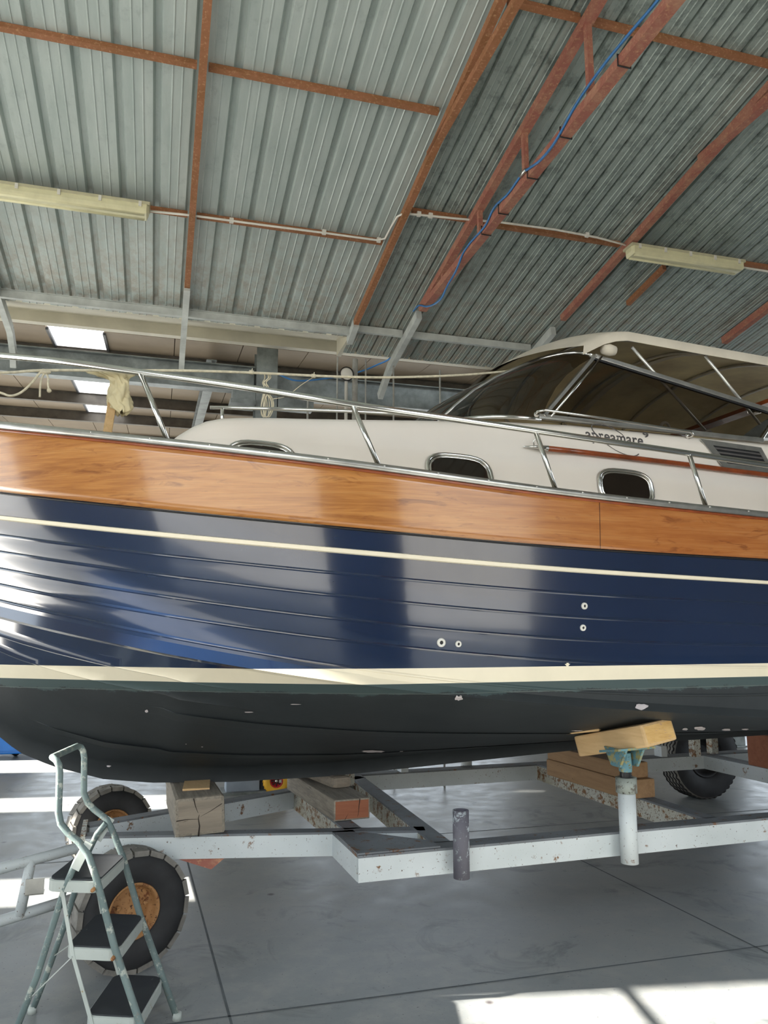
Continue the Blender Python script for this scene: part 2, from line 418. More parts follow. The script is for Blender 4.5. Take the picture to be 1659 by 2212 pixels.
# rusty purlins
def purlin(q0, q1, t, label, mat=M_rustO, w=.05, h=.045):
    bm = bm_new(); z = rz(t) - .028
    bar(bm, G.w(q0, t, z), G.w(q1, t, z), w, h, RN)
    return one('purlin', bm, mat, label, 'purlin', 'rusty purlins under the roof sheets')
purlin(Q0 + .08, .10, 5.65, 'rusty orange purlin at the top left, left of the upright-looking rafter')
purlin(.19, 2.10, 5.65, 'rusty orange purlin crossing the roof between the two left rafters, upper one')
purlin(Q0 + .08, .10, 7.4, 'rusty purlin behind the left strip lamp')
purlin(.19, 2.10, 7.4, 'rusty purlin carrying the white conduit between the two left rafters')
purlin(2.26, 2.84, 4.59, 'short rusty purlin at the top edge between double rafter and truss')
purlin(2.92, 4.64, 4.59, 'brown rusty purlin crossing the top right corner behind the truss')
purlin(4.74, Q1 - .1, 4.59, 'rusty purlin at far upper right, right of the forked rafter')
purlin(2.26, 2.84, 6.87, 'short rusty purlin beside the conduit bend, left of the truss')
purlin(2.92, 4.64, 6.89, 'rusty purlin above the conduit between truss and forked rafter')
purlin(4.74, 7.08, 6.89, 'rusty purlin behind the right strip lamp')
for k, t in enumerate((3.3, 1.0)):
    purlin(Q0 + .08, Q1 - .1, t, 'rusty purlin above the viewer, %s from the eave' % ('third' if k == 0 else 'fourth'))
# purlin at the eave (pale grey)
bm = bm_new(); t = 9.08; ibeam(bm, G.w(Q0 + .1, t, rz(t) - .13), G.w(2.2, t, rz(t) - .13), .05, .10, .006, .006, Vector((0, 0, 1)))
one('eave_purlin', bm, M_galvp, 'pale grey eave purlin under the bright left roof sheets', 'purlin')
for q0, q1, lb in ((2.25, 2.84, 'short pale grey eave purlin left of the truss end'), (2.92, 4.64, 'pale grey eave purlin right of the truss end, above the cream gutter'), (4.74, 7.1, 'pale grey eave purlin behind the boat windscreen')):
    bm = bm_new(); bar(bm, G.w(q0, 9.06, rz(9.06) - .05), G.w(q1, 9.06, rz(9.06) - .05), .05, .085)
    one('eave_purlin', bm, M_galvp, lb, 'purlin')

# rafters
def bracket(bm, q, pts, w=.07, h=.11):
    P = [G.w(q, t, z) for t, z in pts]
    for a, b in zip(P[:-1], P[1:]): bar(bm, a, b, w, h)
def rafter(name, q, t0, t1, label, mat, w=.07, h=.08, brk=None, second=None, cat='rafter'):
    th = thing(name, label, cat, G.w(q, t1, rz(t1)))
    bm = bm_new(); bar(bm, G.w(q, t0, rz(t0) - .05 - h / 2), G.w(q, t1, rz(t1) - .05 - h / 2), w, h, RN)
    build('top_chord', bm, mat, th)
    if brk:
        bm = bm_new(); bracket(bm, q, brk); build('end_bracket', bm, M_galvp, th, label='pale grey painted end bracket')
    return th
BR = [(8.5, rz(8.5) - .11), (9.75, rz(9.75) - .15), (10.25, rz(10.25) - .32)]
rafter('rafter', -1.89, T0W + .1, 8.55, 'rafter end entering the frame at far left above the gutter', M_rustO, .07, .07, [(8.3, rz(8.3) - .1), (9.9, 5.36), (10.2, 5.18), (10.3, 5.02)])
rafter('rafter', .145, T0W + .1, 8.6, 'single rusty rafter running nearly upright in the picture at left', M_rustO, .06, .07, [(8.5, rz(8.5) - .1), (10.0, 5.35), (10.3, 5.2)])
r2 = rafter('rafter', 2.18, T0W + .1, 8.9, 'double rusty rafter at the joint between bright and stained sheets', M_rustO, .06, .075, [(8.85, rz(8.85) - .1), (9.2, rz(9.2) - .14)])
bm = bm_new(); bar(bm, G.w(2.18, T0W + .1, 5.99), G.w(2.18, 6.1, 5.99), .06, .06); build('bottom_chord', bm, M_rustO, r2)
# the truss
q3 = 2.88
tr = rafter('roof_truss', q3, T0W + .1, 8.4, 'red primed roof truss with short web posts and a blue hose along it', M_rustR, .075, .08, BR, cat='truss')
bm = bm_new(); bar(bm, G.w(q3, T0W + .1, 5.55), G.w(q3, 8.35, 5.55), .085, .075); build('bottom_chord', bm, M_rustR, tr)
for u, v in ((1297, 60), (1141, 290), (1034, 455), (957, 590), ):
    p = G.loc(onroof(u, v, .12)); t = p[1]
    bm = bm_new(); bar(bm, G.w(q3, t, 5.58), G.w(q3, t, rz(t) - .11), .045, .045, G.n); build('web_post', bm, M_rustR, tr)
for t in (3.2, 1.8, .2, -1.6):
    bm = bm_new(); bar(bm, G.w(q3, t, 5.58), G.w(q3, t, rz(t) - .11), .045, .045, G.n); build('web_post', bm, M_rustR, tr)
r4 = rafter('rafter', 4.69, T0W + .1, 8.25, 'red rusty forked rafter right of the truss, ending above the windscreen', M_rustR, .07, .075, BR)
bm = bm_new(); bar(bm, G.w(4.69, T0W + .1, 6.09), G.w(4.69, 5.6, 6.09), .075, .07); build('bottom_chord', bm, M_rustR, r4)
rafter('rafter', 7.12, T0W + .1, 8.3, 'red rusty rafter at the right edge above the canvas canopy', M_rustR, .08, .09, BR)
bm = bm_new(); bar(bm, G.w(5.35, 7.1, rz(7.1) - .06), G.w(5.35, 7.83, rz(7.83) - .06), .05, .06, RN)
one('steel_offcut', bm, M_rustO, 'short orange rusty bar below the right strip lamp', 'steel bar')

# straps and hose along the truss
hp = [(1450, -40), (1415, 8), (1355, 78), (1297, 150), (1245, 225), (1200, 305), (1168, 345), (1146, 362), (1128, 376), (1098, 418), (1068, 448), (1048, 488), (1018, 522), (1000, 548), (985, 585), (966, 618), (955, 642), (940, 656), (922, 662), (905, 660), (893, 672)]
hose = [at_q(G, u, v, q3 - .052) for u, v in hp]
bm = bm_new(); tube(bm, hose, .011, 8, smooth=True)
one('air_hose', bm, M_blueh, 'blue air hose strapped along the bottom chord of the red truss', 'hose')
for k, (u, v) in enumerate(((1347, 115), (1222, 280), (1150, 372), (1087, 445), (1050, 488))):
    p = G.loc(at_q(G, u, v, q3)); t = p[1]; bm = bm_new()
    c = G.w(q3, t, 5.55); L = [c + G.a * a + Vector((0, 0, b)) for a, b in ((-.05, -.042), (.05, -.042), (.05, .042), (-.05, .042))]
    tube(bm, L, .006, 6, closed=True)
    one('strap', bm, M_blk, ['thin black strap round the truss chord, nearest the top edge', 'thin black strap round the truss chord, second from the top edge', 'black strap round the truss chord by the hose coupling', 'black strap round the truss chord above the conduit', 'black strap round the truss chord at the conduit'][k], 'strap', 'black straps round the truss chord')
bm = bm_new(); p = at_q(G, 1130, 374, q3 - .055); lathe(bm, [(-.05, .0), (-.05, .018), (.05, .018), (.05, 0)], p, hose[9] - hose[7], 10)
one('hose_coupling', bm, M_steelr, 'brass coloured coupling joining the blue air hose', 'hose coupling')

# strip lamps
def lamp(q0, q1, t, z, label):
    th = thing('strip_lamp', label, 'lamp', G.w((q0 + q1) / 2, t, z)); L = q1 - q0
    def ring(q, w, z0, z1, k):
        return [G.w(q, t + w * sx, z0 + (z1 - z0) * sz) for sx, sz in k]
    kt = [(-1, 1), (-1, .45), (-.94, .15), (-.8, 0), (.8, 0), (.94, .15), (1, .45), (1, 1)]
    bm = bm_new()
    grid(bm, [ring(q0 - .0, .05, z - .05, z, kt), ring(q0 + .02, .085, z - .085, z, kt), ring(q1 - .02, .085, z - .085, z, kt), ring(q1, .05, z - .05, z, kt)], 0, False, True)
    for q, s in ((q0, .05), (q1, .05)):
        bm.faces.new([bm.verts.new(p) for p in ring(q, s, z - .05, z, kt)])
    for s in (-.045, .045):
        tube(bm, [G.w(q0 + .04, t + s, z - .078), G.w(q1 - .04, t + s, z - .078)], .02, 10)
    build('lamp_cover', bm, M_lamp, th)
    bm = bm_new(); fbox(bm, G, q0 - .01, q1 + .01, t - .09, t + .09, z, z + .03); build('lamp_tray', bm, M_lampb, th, bevel=.004)
    for k in range(5):
        q = q0 + .08 + (L - .16) * k / 4
        bm = bm_new(); fbox(bm, G, q - .014, q + .014, t - .1, t - .085, z - .03, z + .02); build('clip', bm, M_white, th, bevel=.002)
lamp(-1.85, -.26, 7.28, rz(7.28) - .12, 'long cream twin strip lamp at the left edge of the roof')
lamp(4.66, 6.08, 6.76, rz(6.76) - .16, 'cream twin strip lamp hanging at right under a rusty purlin')
# conduit
cz = [(.0, -.0)]
cpts = [G.w(-.26, 7.33, rz(7.33) - .1)] + [onroof(u, v, .09) for u, v in ((420, 466), (560, 485), (700, 503), (815, 519), (832, 515), (845, 490), (858, 468), (872, 461), (905, 464), (985, 472), (1080, 480), (1200, 496), (1290, 513), (1360, 531))] + [G.w(4.66, 6.82, rz(6.82) - .13)]
bm = bm_new(); tube(bm, cpts, .011, 8)
one('conduit', bm, M_white, 'white electrical conduit with a dog-leg bend between the two strip lamps', 'conduit')
bm = bm_new(); tube(bm, [G.w(6.08, 6.82, rz(6.82) - .13), G.w(9, 6.85, rz(6.85) - .11)], .012, 8)
one('conduit', bm, M_white, 'short white conduit leaving the right strip lamp for the picture edge', 'conduit')
for k, (u, v) in enumerate(((500, 478), (700, 503), (818, 520), (905, 464), (930, 467), (1268, 509))):
    p = onroof(u, v, .09); bm = bm_new(); fbox(bm, Frame(p.x, p.y, 16), -.02, .02, -.016, .016, p.z - .015, p.z + .03)
    one('conduit_clip', bm, M_white, ['white clip on the conduit left of the dog-leg, nearest the left lamp', 'white clip on the conduit midway to the dog-leg', 'white clip on the conduit just before the dog-leg', 'white clip on the conduit just after the dog-leg', 'white coupling on the conduit right of the dog-leg', 'white clip on the conduit nearest the right lamp'][k], 'clip', 'clips on the white conduit')

# valley gutter, lower beam, columns
tg = 10.45
def gz(q, a, b): return a if q < 2.5 else a - (q - 2.5) * b
bm = bm_new()
prof = [(10.02, 6.02), (10.02, 5.995), (10.12, 5.97), (10.36, 5.87), (10.40, 5.86), (10.42, 5.70), (11.0, 5.70), (11.05, 6.02)]
prof = [(t, z - .02) for t, z in prof]
prof = [(9.9, 5.70), (9.9, 5.67), (10.12, 5.63), (10.33, 5.60), (10.36, 5.60)]
top = [(10.28, 5.93), (10.30, 5.90), (10.42, 5.80), (10.44, 5.80), (10.45, 5.655), (10.47, 5.655), (10.56, 5.655), (10.62, 5.8), (11.1, 5.93)]
rows = [[G.w(q, t, z + .05) for t, z in [(9.28, 5.54), (9.34, 5.52), (9.40, 5.47)] + top[2:]] for q in (Q0 + .1, 2.22)]
grid(bm, rows, 0, False)
rows = [[G.w(q, t, z + .05) for t, z in [(9.70, 5.47), (9.78, 5.44), (9.83, 5.62)] + top[2:]] for q in (2.22, Q1 - .1)]
grid(bm, rows, 0, False)
fbox(bm, G, 2.19, 2.25, 9.2, 10.0, 5.47, 5.80)  # filler block added to stop daylight leaking in at the sheet step
one('valley_gutter', bm, M_gut, 'long cream folded sheet gutter running behind the roof edge', 'gutter', keep=True)
bm = bm_new(); ibeam(bm, G.w(Q0 + .1, 10.5, 5.00), G.w(1.13, 10.5, 5.00), .16, .36, .014, .01); 
one('valley_beam', bm, M_galv, 'galvanised beam below the gutter, left of the column', 'beam')
bm = bm_new(); ibeam(bm, G.w(1.44, 10.5, 4.95), G.w(Q1 - .1, 10.5, 4.95), .16, .36, .014, .01)
one('valley_beam', bm, M_galv, 'galvanised beam below the gutter, right of the column', 'beam')
def column(q, t, z1, label):
    th = thing('column', label, 'column', G.w(q, t, 0))
    bm = bm_new()
    fbox(bm, G, q - .145, q + .145, t - .15, t - .138, .02, z1); fbox(bm, G, q - .145, q + .145, t + .138, t + .15, .02, z1); fbox(bm, G, q - .005, q + .005, t - .138, t + .138, .02, z1)
    build('shaft', bm, M_galv, th)
    bm = bm_new(); fbox(bm, G, q - .2, q + .2, t - .22, t + .22, 0, .02); build('base_plate', bm, M_galv, th)
    return th
column(1.29, 10.5, 5.62, 'galvanised steel column standing behind the boat cabin')
column(-6.0, 10.5, 5.65, 'galvanised steel column beyond the left edge of the picture')
column(8.6, 10.5, 5.65, 'galvanised steel column beyond the right edge of the picture')
bm = bm_new(); fbox(bm, G, .83, 1.14, 10.36, 10.6, 4.85, 5.02); fbox(bm, G, .80, 1.14, 10.30, 10.66, 4.79, 4.85)
one('beam_bracket', bm, M_galv, 'stub bracket welded to the left side of the galvanised column', 'bracket')
bm = bm_new(); fbox(bm, G, 1.45, 1.95, 10.36, 10.6, 4.80, 4.93)
one('beam_bracket', bm, M_galv, 'stub bracket welded to the right side of the galvanised column', 'bracket')

# next bay
S2 = tan(radians(5)); Z2 = 5.726
def r2z(t): return Z2 + S2 * (t - 10.6)
def on2(u, v): return onplane(u, v, G.w(0, 10.6, Z2), (Vector((0, 0, 1)) - G.n * S2).normalized())
SKY = (-1.60, -.88)
bm = bm_new()
for q0, q1, t0, t1 in ((Q0, SKY[0], 10.64, T1W), (SKY[1], Q1, 10.64, T1W), (SKY[0], SKY[1], 17.6, T1W)):
    n = max(1, int((q1 - q0) / .9))
    for i in range(n):
        a = q0 + (q1 - q0) * i / n; b = q0 + (q1 - q0) * (i + 1) / n - .012
        hexa(bm, [G.w(a, t0, r2z(t0)), G.w(b, t0, r2z(t0)), G.w(b, t1, r2z(t1)), G.w(a, t1, r2z(t1)),
                  G.w(a, t0, r2z(t0) + .08), G.w(b + .012, t0, r2z(t0) + .08), G.w(b + .012, t1, r2z(t1) + .08), G.w(a, t1, r2z(t1) + .08)])
struct('ceiling', bm, M_beige)
bm = bm_new()
xs = np.linspace(SKY[0], SKY[1], 25); rows = [[G.w(x, t, r2z(t) + (.03 if i % 6 == 0 else 0)) for i, x in enumerate(xs)] for t in (10.64, 17.6)]
grid(bm, rows, 0, False); struct('window_1', bm, M_sky, keep=True)
bm = bm_new()
for q in (SKY[0], SKY[1]): bar(bm, G.w(q, 10.7, r2z(10.7) - .01), G.w(q, 17.6, r2z(17.6) - .01), .035, .04)
struct('trim_2', bm, M_frame)
ptl = [11.6, 14.8, 16.7, 19.4, 21.8]
names = ['nearest the cream gutter', 'second from the cream gutter', 'third from the cream gutter', 'fourth from the cream gutter', 'farthest back']
for t, nm in zip(ptl, names):
    bm = bm_new(); ibeam(bm, G.w(Q0 + .1, t, r2z(t) - .21), G.w(Q1 - .1, t, r2z(t) - .21), .08, .2, .008, .006, side=0)
    one('far_purlin', bm, M_purl, 'grey purlin under the beige roof of the next bay, ' + nm, 'purlin', 'purlins of the next bay')
for q, lb in ((.56, 'inclined steel rafter of the next bay left of the column'), (-3.9, 'steel rafter of the next bay at the left edge'), (5.0, 'steel rafter of the next bay behind the windscreen')):
    bm = bm_new(); ibeam(bm, G.w(q, 10.8, r2z(10.8) - .48), G.w(q, T1W - .1, r2z(T1W - .1) - .48), .14, .27, .012, .01)
    one('far_rafter', bm, M_galv, lb, 'rafter')
# outer walls; left and front openings shaped for sun patches and hull reflections
def wallcells(name, F0, length_axis, fixed, a0, a1, ztop, holes, mat, th=.12):
    """wall in the shed frame; length_axis 't' -> constant q, 'q' -> constant t; ztop(a)"""
    bm = bm_new(); cuts = sorted({a0, a1, *[h[0] for h in holes], *[h[1] for h in holes]})
    for a, b in zip(cuts[:-1], cuts[1:]):
        hs = sorted([(h[2], h[3]) for h in holes if h[0] <= a + 1e-6 and h[1] >= b - 1e-6]); z = 0
        seg = []
        for z0, z1 in hs:
            if z0 > z: seg.append((z, z0, False))
            z = z1
        seg.append((z, None, True))
        for z0, z1, topc in seg:
            za, zb = (ztop(a), ztop(b)) if z1 is None else (z1, z1)
            if za <= z0 + .01: continue
            P = (lambda s, tt, zz: F0.w(fixed + tt, s, zz)) if length_axis == 't' else (lambda s, tt, zz: F0.w(s, fixed + tt, zz))
            hexa(bm, [P(a, -th / 2, z0), P(b, -th / 2, z0), P(b, th / 2, z0), P(a, th / 2, z0), P(a, -th / 2, za), P(b, -th / 2, zb), P(b, th / 2, zb), P(a, th / 2, za)])
    return struct(name, bm, mat)
def lefttop(t): return rz(t) + .1 if t < 9.9 else r2z(max(t, 10.6)) + .1
LH = [(2.3, 4.0, 0, 5.95), (4.0, 5.58, 0, 2.3), (4.0, 5.58, 4.66, 5.95), (5.58, 7.12, 0, 2.5), (7.72, 9.92, 0, 2.5), (7.12, 7.72, 0, 4.26), (9.92, 10.62, 0, 4.2), (12.2, 13.4, 0, 4.2), (14.0, 19.5, 0, 4.2)]  # unseen openings, placed so sunlight falls in patches on the floor
wallcells('wall_left', G, 't', Q0, T0W, T1W, lefttop, LH, M_wall)
wallcells('wall_right', G, 't', Q1, T0W, T1W, lefttop, [(0, 6, 0, 4.5), (13, 19, 0, 4.5)], M_wall)
wallcells('wall_back', G, 'q', T1W, Q0, Q1, lambda q: r2z(T1W), [(-6, 1, 0, 4.2), (4, 11, 0, 4.2)], M_wall)
FH = [(-8.8, -.4, 0, 6.2), (2.4, 6.2, 0, 6.2)]  # unseen openings and solid pier, set out for bright and dark hull reflections
wallcells('wall_front', G, 'q', T0W, Q0, Q1, lambda q: rz(T0W), FH, M_wall)

# ================================================================== THE BOAT
SZ = [.80, .82, .85, .89, .99, 1.07, 1.206, 1.5, 1.9, 2.3, 2.85]
SQ = [0., -.5, -.98, -1.22, -1.50, -1.68, -1.84, -2.10, -2.36, -2.55, -2.75]
def smst(a, b, x):
    x = min(1, max(0, (x - a) / (b - a))); return x * x * (3 - 2 * x)
def T(q, z):
    k = min(1, max(0, (z - 1.35) / 1.25)); k = k * (1.6 - .6 * k); Bm = 1.45 + .07 * k; L = 2.45 + .60 * k; e = 2.25
    x = (q - float(np.interp(z, SZ, SQ))) / L
    if x <= 0: return 0.
    b = Bm * (1 - (1 - x) ** e) if x < 1 else Bm
    if q > 1.5: b -= .012 * (q - 1.5) ** 2
    return b
def poly(c):
    c = np.array(c); dc = np.polyder(c)
    def f(q):
        if q < -1.9: return float(np.polyval(c, -1.9) + np.polyval(dc, -1.9) * (q + 1.9))
        if q > 2.3: return float(np.polyval(c, 2.3) + np.polyval(dc, 2.3) * (q - 2.3) * .5)
        return float(np.polyval(c, q))
    return f
Zgun = poly([-0.0031, 0.0215, -0.0828, 2.4743]); Zwood = poly([-0.0039, 0.0238, -0.0627, 2.1835])
Zs1 = poly([-0.0037, 0.0196, -0.0638, 2.0856]); Zs2 = poly([-0.0036, 0.0205, -0.0639, 2.0593])
ZL = [poly([-0.003, 0.0218, -0.0759, 1.9598]), poly([-0.0023, 0.0244, -0.0889, 1.85]), poly([-0.0026, 0.0275, -0.0962, 1.7407]), poly([-0.0022, 0.028, -0.1081, 1.6405])]
ZC1p = poly([0.0283, -0.1389, 1.4897]); ZC2 = poly([-0.0039, 0.0251, -0.1283, 1.4437])
def ZC1(q): return max(ZC1p(q) if q < -.1 else 0, ZC2(q) + .04)
ZL5p = poly([0.031, -0.1352, 1.513])
def ZL5(q): return max(ZL5p(q), ZC1(q) + .012)
def ZK(q):
    return float(np.interp(q, [-2.75, -2.55, -2.36, -2.14, -1.93, -1.76, -1.58, -1.30, -1.03, -.56, 0, .265, 1.89, 2.64, 6], [2.85, 2.3, 1.9, 1.5, 1.19, 1.045, .96, .873, .838, .816, .815, .824, .897, .92, .96]))
QE = 6.0
def qstart(zf):
    lo, hi = -3.2, -1.5
    for _ in range(50):
        m = (lo + hi) / 2
        if m > float(np.interp(zf(m), SZ, SQ)): hi = m
        else: lo = m
    return hi
NS = 96
FR = [(i / (NS - 1)) ** 1.45 for i in range(NS)]
def rowpts(zf, off, side, dz=0.):
    qs = qstart(zf); out = []
    for f in FR:
        q = qs + (QE - qs) * f; z = zf(q) + dz; t = T(q, zf(q)) + (off if f > 0 else 0) * min(1, f * 30)
        out.append(B.w(q, side * t, z))
    return out
boat = thing('motor_boat', 'navy and cream motor boat with varnished sheer plank and grey canopy, resting on a trailer', 'boat', B.w(0, 0, ZK(0)))
bm = bm_new()
allrows = {}
for side in (-1, 1):
    rows = []; sharp = []
    rows.append(rowpts(Zgun, 0, side)); rows.append(rowpts(lambda q: (Zgun(q) + Zwood(q)) / 2, 0, side)); rows.append(rowpts(Zwood, 0, side))
    prev = Zwood
    for zf in ZL + [ZL5]:
        for k in (.33, .66): rows.append(rowpts(lambda q, a=prev, b=zf, k=k: a(q) * (1 - k) + b(q) * k, 0, side))
        rows.append(rowpts(zf, 0, side, .011)); sharp.append(len(rows) - 1)
        rows.append(rowpts(zf, .0045, side, .004)); sharp.append(len(rows) - 1)
        rows.append(rowpts(zf, .0045, side, -.001)); sharp.append(len(rows) - 1)
        rows.append(rowpts(zf, 0, side, -.006)); sharp.append(len(rows) - 1); prev = zf
    rows.append(rowpts(ZC1, 0, side)); sharp.append(len(rows) - 1)
    c2 = rowpts(ZC2, .032, side); rows.append(c2); sharp.append(len(rows) - 1)
    qs0 = qstart(ZC2); z0 = ZC2(qs0)
    def brow(s, off=0, dz=0):
        out = []
        for f in FR:
            q = qs0 + (QE - qs0) * f; zc = ZC2(q) - .012; tc = T(q, ZC2(q)) - .004; zk = min(ZK(q) + .08, zc)
            g = min(1, f * 25)
            if f == 0: out.append(B.w(q, 0, z0)); continue
            tk = min(.05, tc); t = tc * (1 - s) + tk * s; bul = .05 * sin(pi * s) * g * (1 if q > -1 else .5)
            z = zc * (1 - s) + zk * s - bul * .8
            lo, hi = ((-.55, -.9) if s < .3 else ((-1.15, -.75) if s < .6 else (-1.75, -1.3))); g *= smst(0, 1, (q - lo) / (hi - lo))
            out.append(B.w(q, side * (t + off * g), z + dz * g))
        return out
    rows.append(brow(0)); sharp.append(len(rows) - 1)
    for s, off in ((.07, 0), (.135, .004), (.14, .010), (.146, 0), (.20, 0), (.262, .004), (.267, .010), (.273, 0), (.33, .0), (.375, 0), (.38, .018), (.435, .006), (.44, 0), (.52, 0), (.60, 0), (.68, 0), (.755, 0), (.76, .020), (.81, .006), (.815, 0), (.88, 0), (.95, 0), (1, 0)):
        rows.append(brow(s, off)); 
        if off > .005 or s in (.146, .273, .44, .815, .375, .755): sharp.append(len(rows) - 1)
    kb = []
    for f in FR:
        q = qs0 + (QE - qs0) * f
        kb.append(B.w(q, side * (.045 * min(1, f * 30)), ZK(q)) if f > 0 else B.w(q, 0, z0))
    rows.append(kb); sharp.append(len(rows) - 1)
    kc = [B.w(qs0 + (QE - qs0) * f, 0, ZK(qs0 + (QE - qs0) * f) - .004 if f > 0 else z0) for f in FR]; rows.append(kc)
    V = grid(bm, rows, 0, True)
    for r in sharp:
        for a, b in zip(V[r][:-1], V[r][1:]):
            e = bm.edges.get((a, b))
            if e: e.smooth = False
# transom
bmesh.ops.remove_doubles(bm, verts=bm.verts, dist=1e-4)
for zc in (1.4665, 1.5392):
    bmesh.ops.bisect_plane(bm, geom=bm.verts[:] + bm.edges[:] + bm.faces[:], dist=1e-5, plane_co=(0, 0, zc), plane_no=(0, 0, 1))
for f in bm.faces:
    z = f.calc_center_median().z
    f.material_index = 0 if z > 1.5392 else (1 if z > 1.4665 else 2)
hullbvh = BVHTree.FromBMesh(bm)
hull = build('hull', bm, [M_navy, M_cream, M_anti], boat, keep=False)
# transom panel
bm = bm_new(); P = []
for zf in (Zgun, ZL[0], ZL[2], ZC2): P.append((T(QE, zf(QE)), zf(QE)))
pl = [B.w(QE, t, z) for t, z in P] + [B.w(QE, .05, ZK(QE)), B.w(QE, -.05, ZK(QE))] + [B.w(QE, -t, z) for t, z in P[::-1]]
prism(bm, pl, B.a * .02); build('transom', bm, M_navy, boat)
# varnished sheer plank (both sides)
for side in (-1, 1):
    bm = bm_new(); fr = [0, .12, .3, .5, .7, .88, 1]
    f = lambda k: (lambda q: (Zgun(q) - .01) * (1 - k) + (Zwood(q) + .004) * k)
    rows = [rowpts(f(0), 0, side)] + [rowpts(f(k), .014, side) for k in fr] + [rowpts(f(1), 0, side)]
    grid(bm, rows, 0, True)
    V = None
    for e in bm.edges:
        if len(e.link_faces) == 2 and e.calc_face_angle(0) > radians(50): e.smooth = False
    build('sheer_plank', bm, M_wood, boat)
    bm = bm_new()
    tube(bm, [Vector(p) for p in rowpts(lambda q: Zwood(q) - .004, .006, side)], .005, 6); build('plank_seam', bm, M_seal, boat)
    bm = bm_new(); g = lambda k: (lambda q: Zs1(q) * (1 - k) + Zs2(q) * k)
    grid(bm, [rowpts(g(0), .002, side), rowpts(g(.15), .011, side), rowpts(g(.85), .011, side), rowpts(g(1), .002, side)], 0, False)
    build('cove_stripe', bm, M_cream, boat)
    bm = bm_new(); tube(bm, rowpts(lambda q: Zgun(q) + .012, .004, side), .021, 10); build('rub_rail', bm, M_steelr, boat, label='polished stainless rub rail')
    bm = bm_new(); tube(bm, rowpts(lambda q: Zgun(q) - .014, .012, side), .008, 6); build('toe_strip', bm, M_teak, boat)
# screws on the rub rail
for q in np.arange(-1.7, 2.6, .27):
    bm = bm_new(); p = B.w(q, -T(q, Zgun(q)) - .022, Zgun(q) + .02); lathe(bm, [(-.004, .006), (.004, .006), (.006, 0)], p, -B.n, 8); build('screw', bm, M_steelr, boat)
# deck
bm = bm_new(); rows = []
for f in FR[::3] + [1.0]:
    q = -2.74 + (QE + 2.74) * f; t = max(.001, T(q, Zgun(q)) - .005); z = Zgun(q) - .02
    rows.append([B.w(q, t * s, z + .03 * (1 - s * s)) for s in np.linspace(-1, 1, 9)])
grid(bm, rows); build('deck', bm, M_deck, boat)
# cabin trunk
def cabw(q):
    if q < -.5:
        x = min(1, (-.5 - q) / .76); return 1.0 * (1 - x ** 2.4) ** (1 / 2.4)
    return min(1.04, 1.0 + .05 * (q + .5))
ztop_k = ([-1.26, -1.2, -1.1, -1.04, -.974, -.878, -.78, -.42, .156, .66, .85, 2.2, 3.0, 5.9], [2.56, 2.62, 2.70, 2.745, 2.80, 2.85, 2.872, 2.903, 2.94, 2.975, 2.985, 2.985, 2.985, 2.96])
def ctop(q): return float(np.interp(q, *ztop_k))
bm = bm_new(); rows = []
qsx = [-1.255, -1.25, -1.235, -1.21, -1.17, -1.12, -1.06, -1.0, -.93, -.86, -.78, -.7, -.6, -.45, -.3, 0, .3, .6, .9, 1.3, 1.8, 2.3, 2.9]
for q in qsx:
    w = max(.02, cabw(q)); zt = ctop(q); zd = Zgun(q) - .03; h = zt - zd; wt = w * (1 - (.17 - .085 * smst(.75, 1.12, q)) * min(1, h / .45))
    half = [(w, zd), (w - (w - wt) * .38, zd + h * .40), (w - (w - wt) * .62, zd + h * .60), (w - (w - wt) * .68 , zd + h * .625), (wt + .028, zt - .075), (wt + .012, zt - .035), (wt - .015, zt - .012), (wt - .06, zt), (wt * .6, zt + .025 * min(1, h / .3)), (0, zt + .045 * min(1, h / .3))]
    rows.append([B.w(q, -t, z) for t, z in half] + [B.w(q, t, z) for t, z in half[-2::-1]])
V = grid(bm, rows)
bm.faces.new(V[0]); 
cabin = build('cabin', bm, M_gel, boat)
cabbvh = None
def side_t(q, z):       # lateral position of the near cabin side at height z
    w = cabw(q); zt = ctop(q); zd = Zgun(q) - .03; h = zt - zd; wt = w * (1 - (.17 - .085 * smst(.75, 1.12, q)) * min(1, h / .45))
    pts = [(zd, w), (zd + h * .40, w - (w - wt) * .38), (zd + h * .60, w - (w - wt) * .62), (zd + h * .625, w - (w - wt) * .68), (zt - .075, wt + .028), (zt - .035, wt + .012)]
    return -float(np.interp(z, [p[0] for p in pts], [p[1] for p in pts]))
def on_side(u, v):
    t = -1.0
    for _ in range(6):
        q, _t, z = B.loc(at_t(B, u, v, t)); t = side_t(q, z)
    return q, z
# cockpit coaming aft of the trunk
bm = bm_new()
for s in (-1, 1):
    fbox(bm, B, 2.9, 5.8, s * .84 - .06, s * .84 + .06, 2.3, 2.96); fbox(bm, B, 2.88, 5.8, s * .95 - .08, s * .95 + .08, 2.3, 2.80)
build('cockpit_coaming', bm, M_gel, boat, bevel=.02)
bm = bm_new(); fbox(bm, B, 1.3, 2.8, -.72, .72, 2.99, 3.02); build('dashboard', bm, M_inter, boat, bevel=.005)
bm = bm_new()
fbox(bm, B, 2.0, 2.45, -.6, -.15, 3.02, 3.09); fbox(bm, B, 2.0, 2.45, .15, .6, 3.02, 3.09)
build('seat_top', bm, M_inter, boat, bevel=.02)

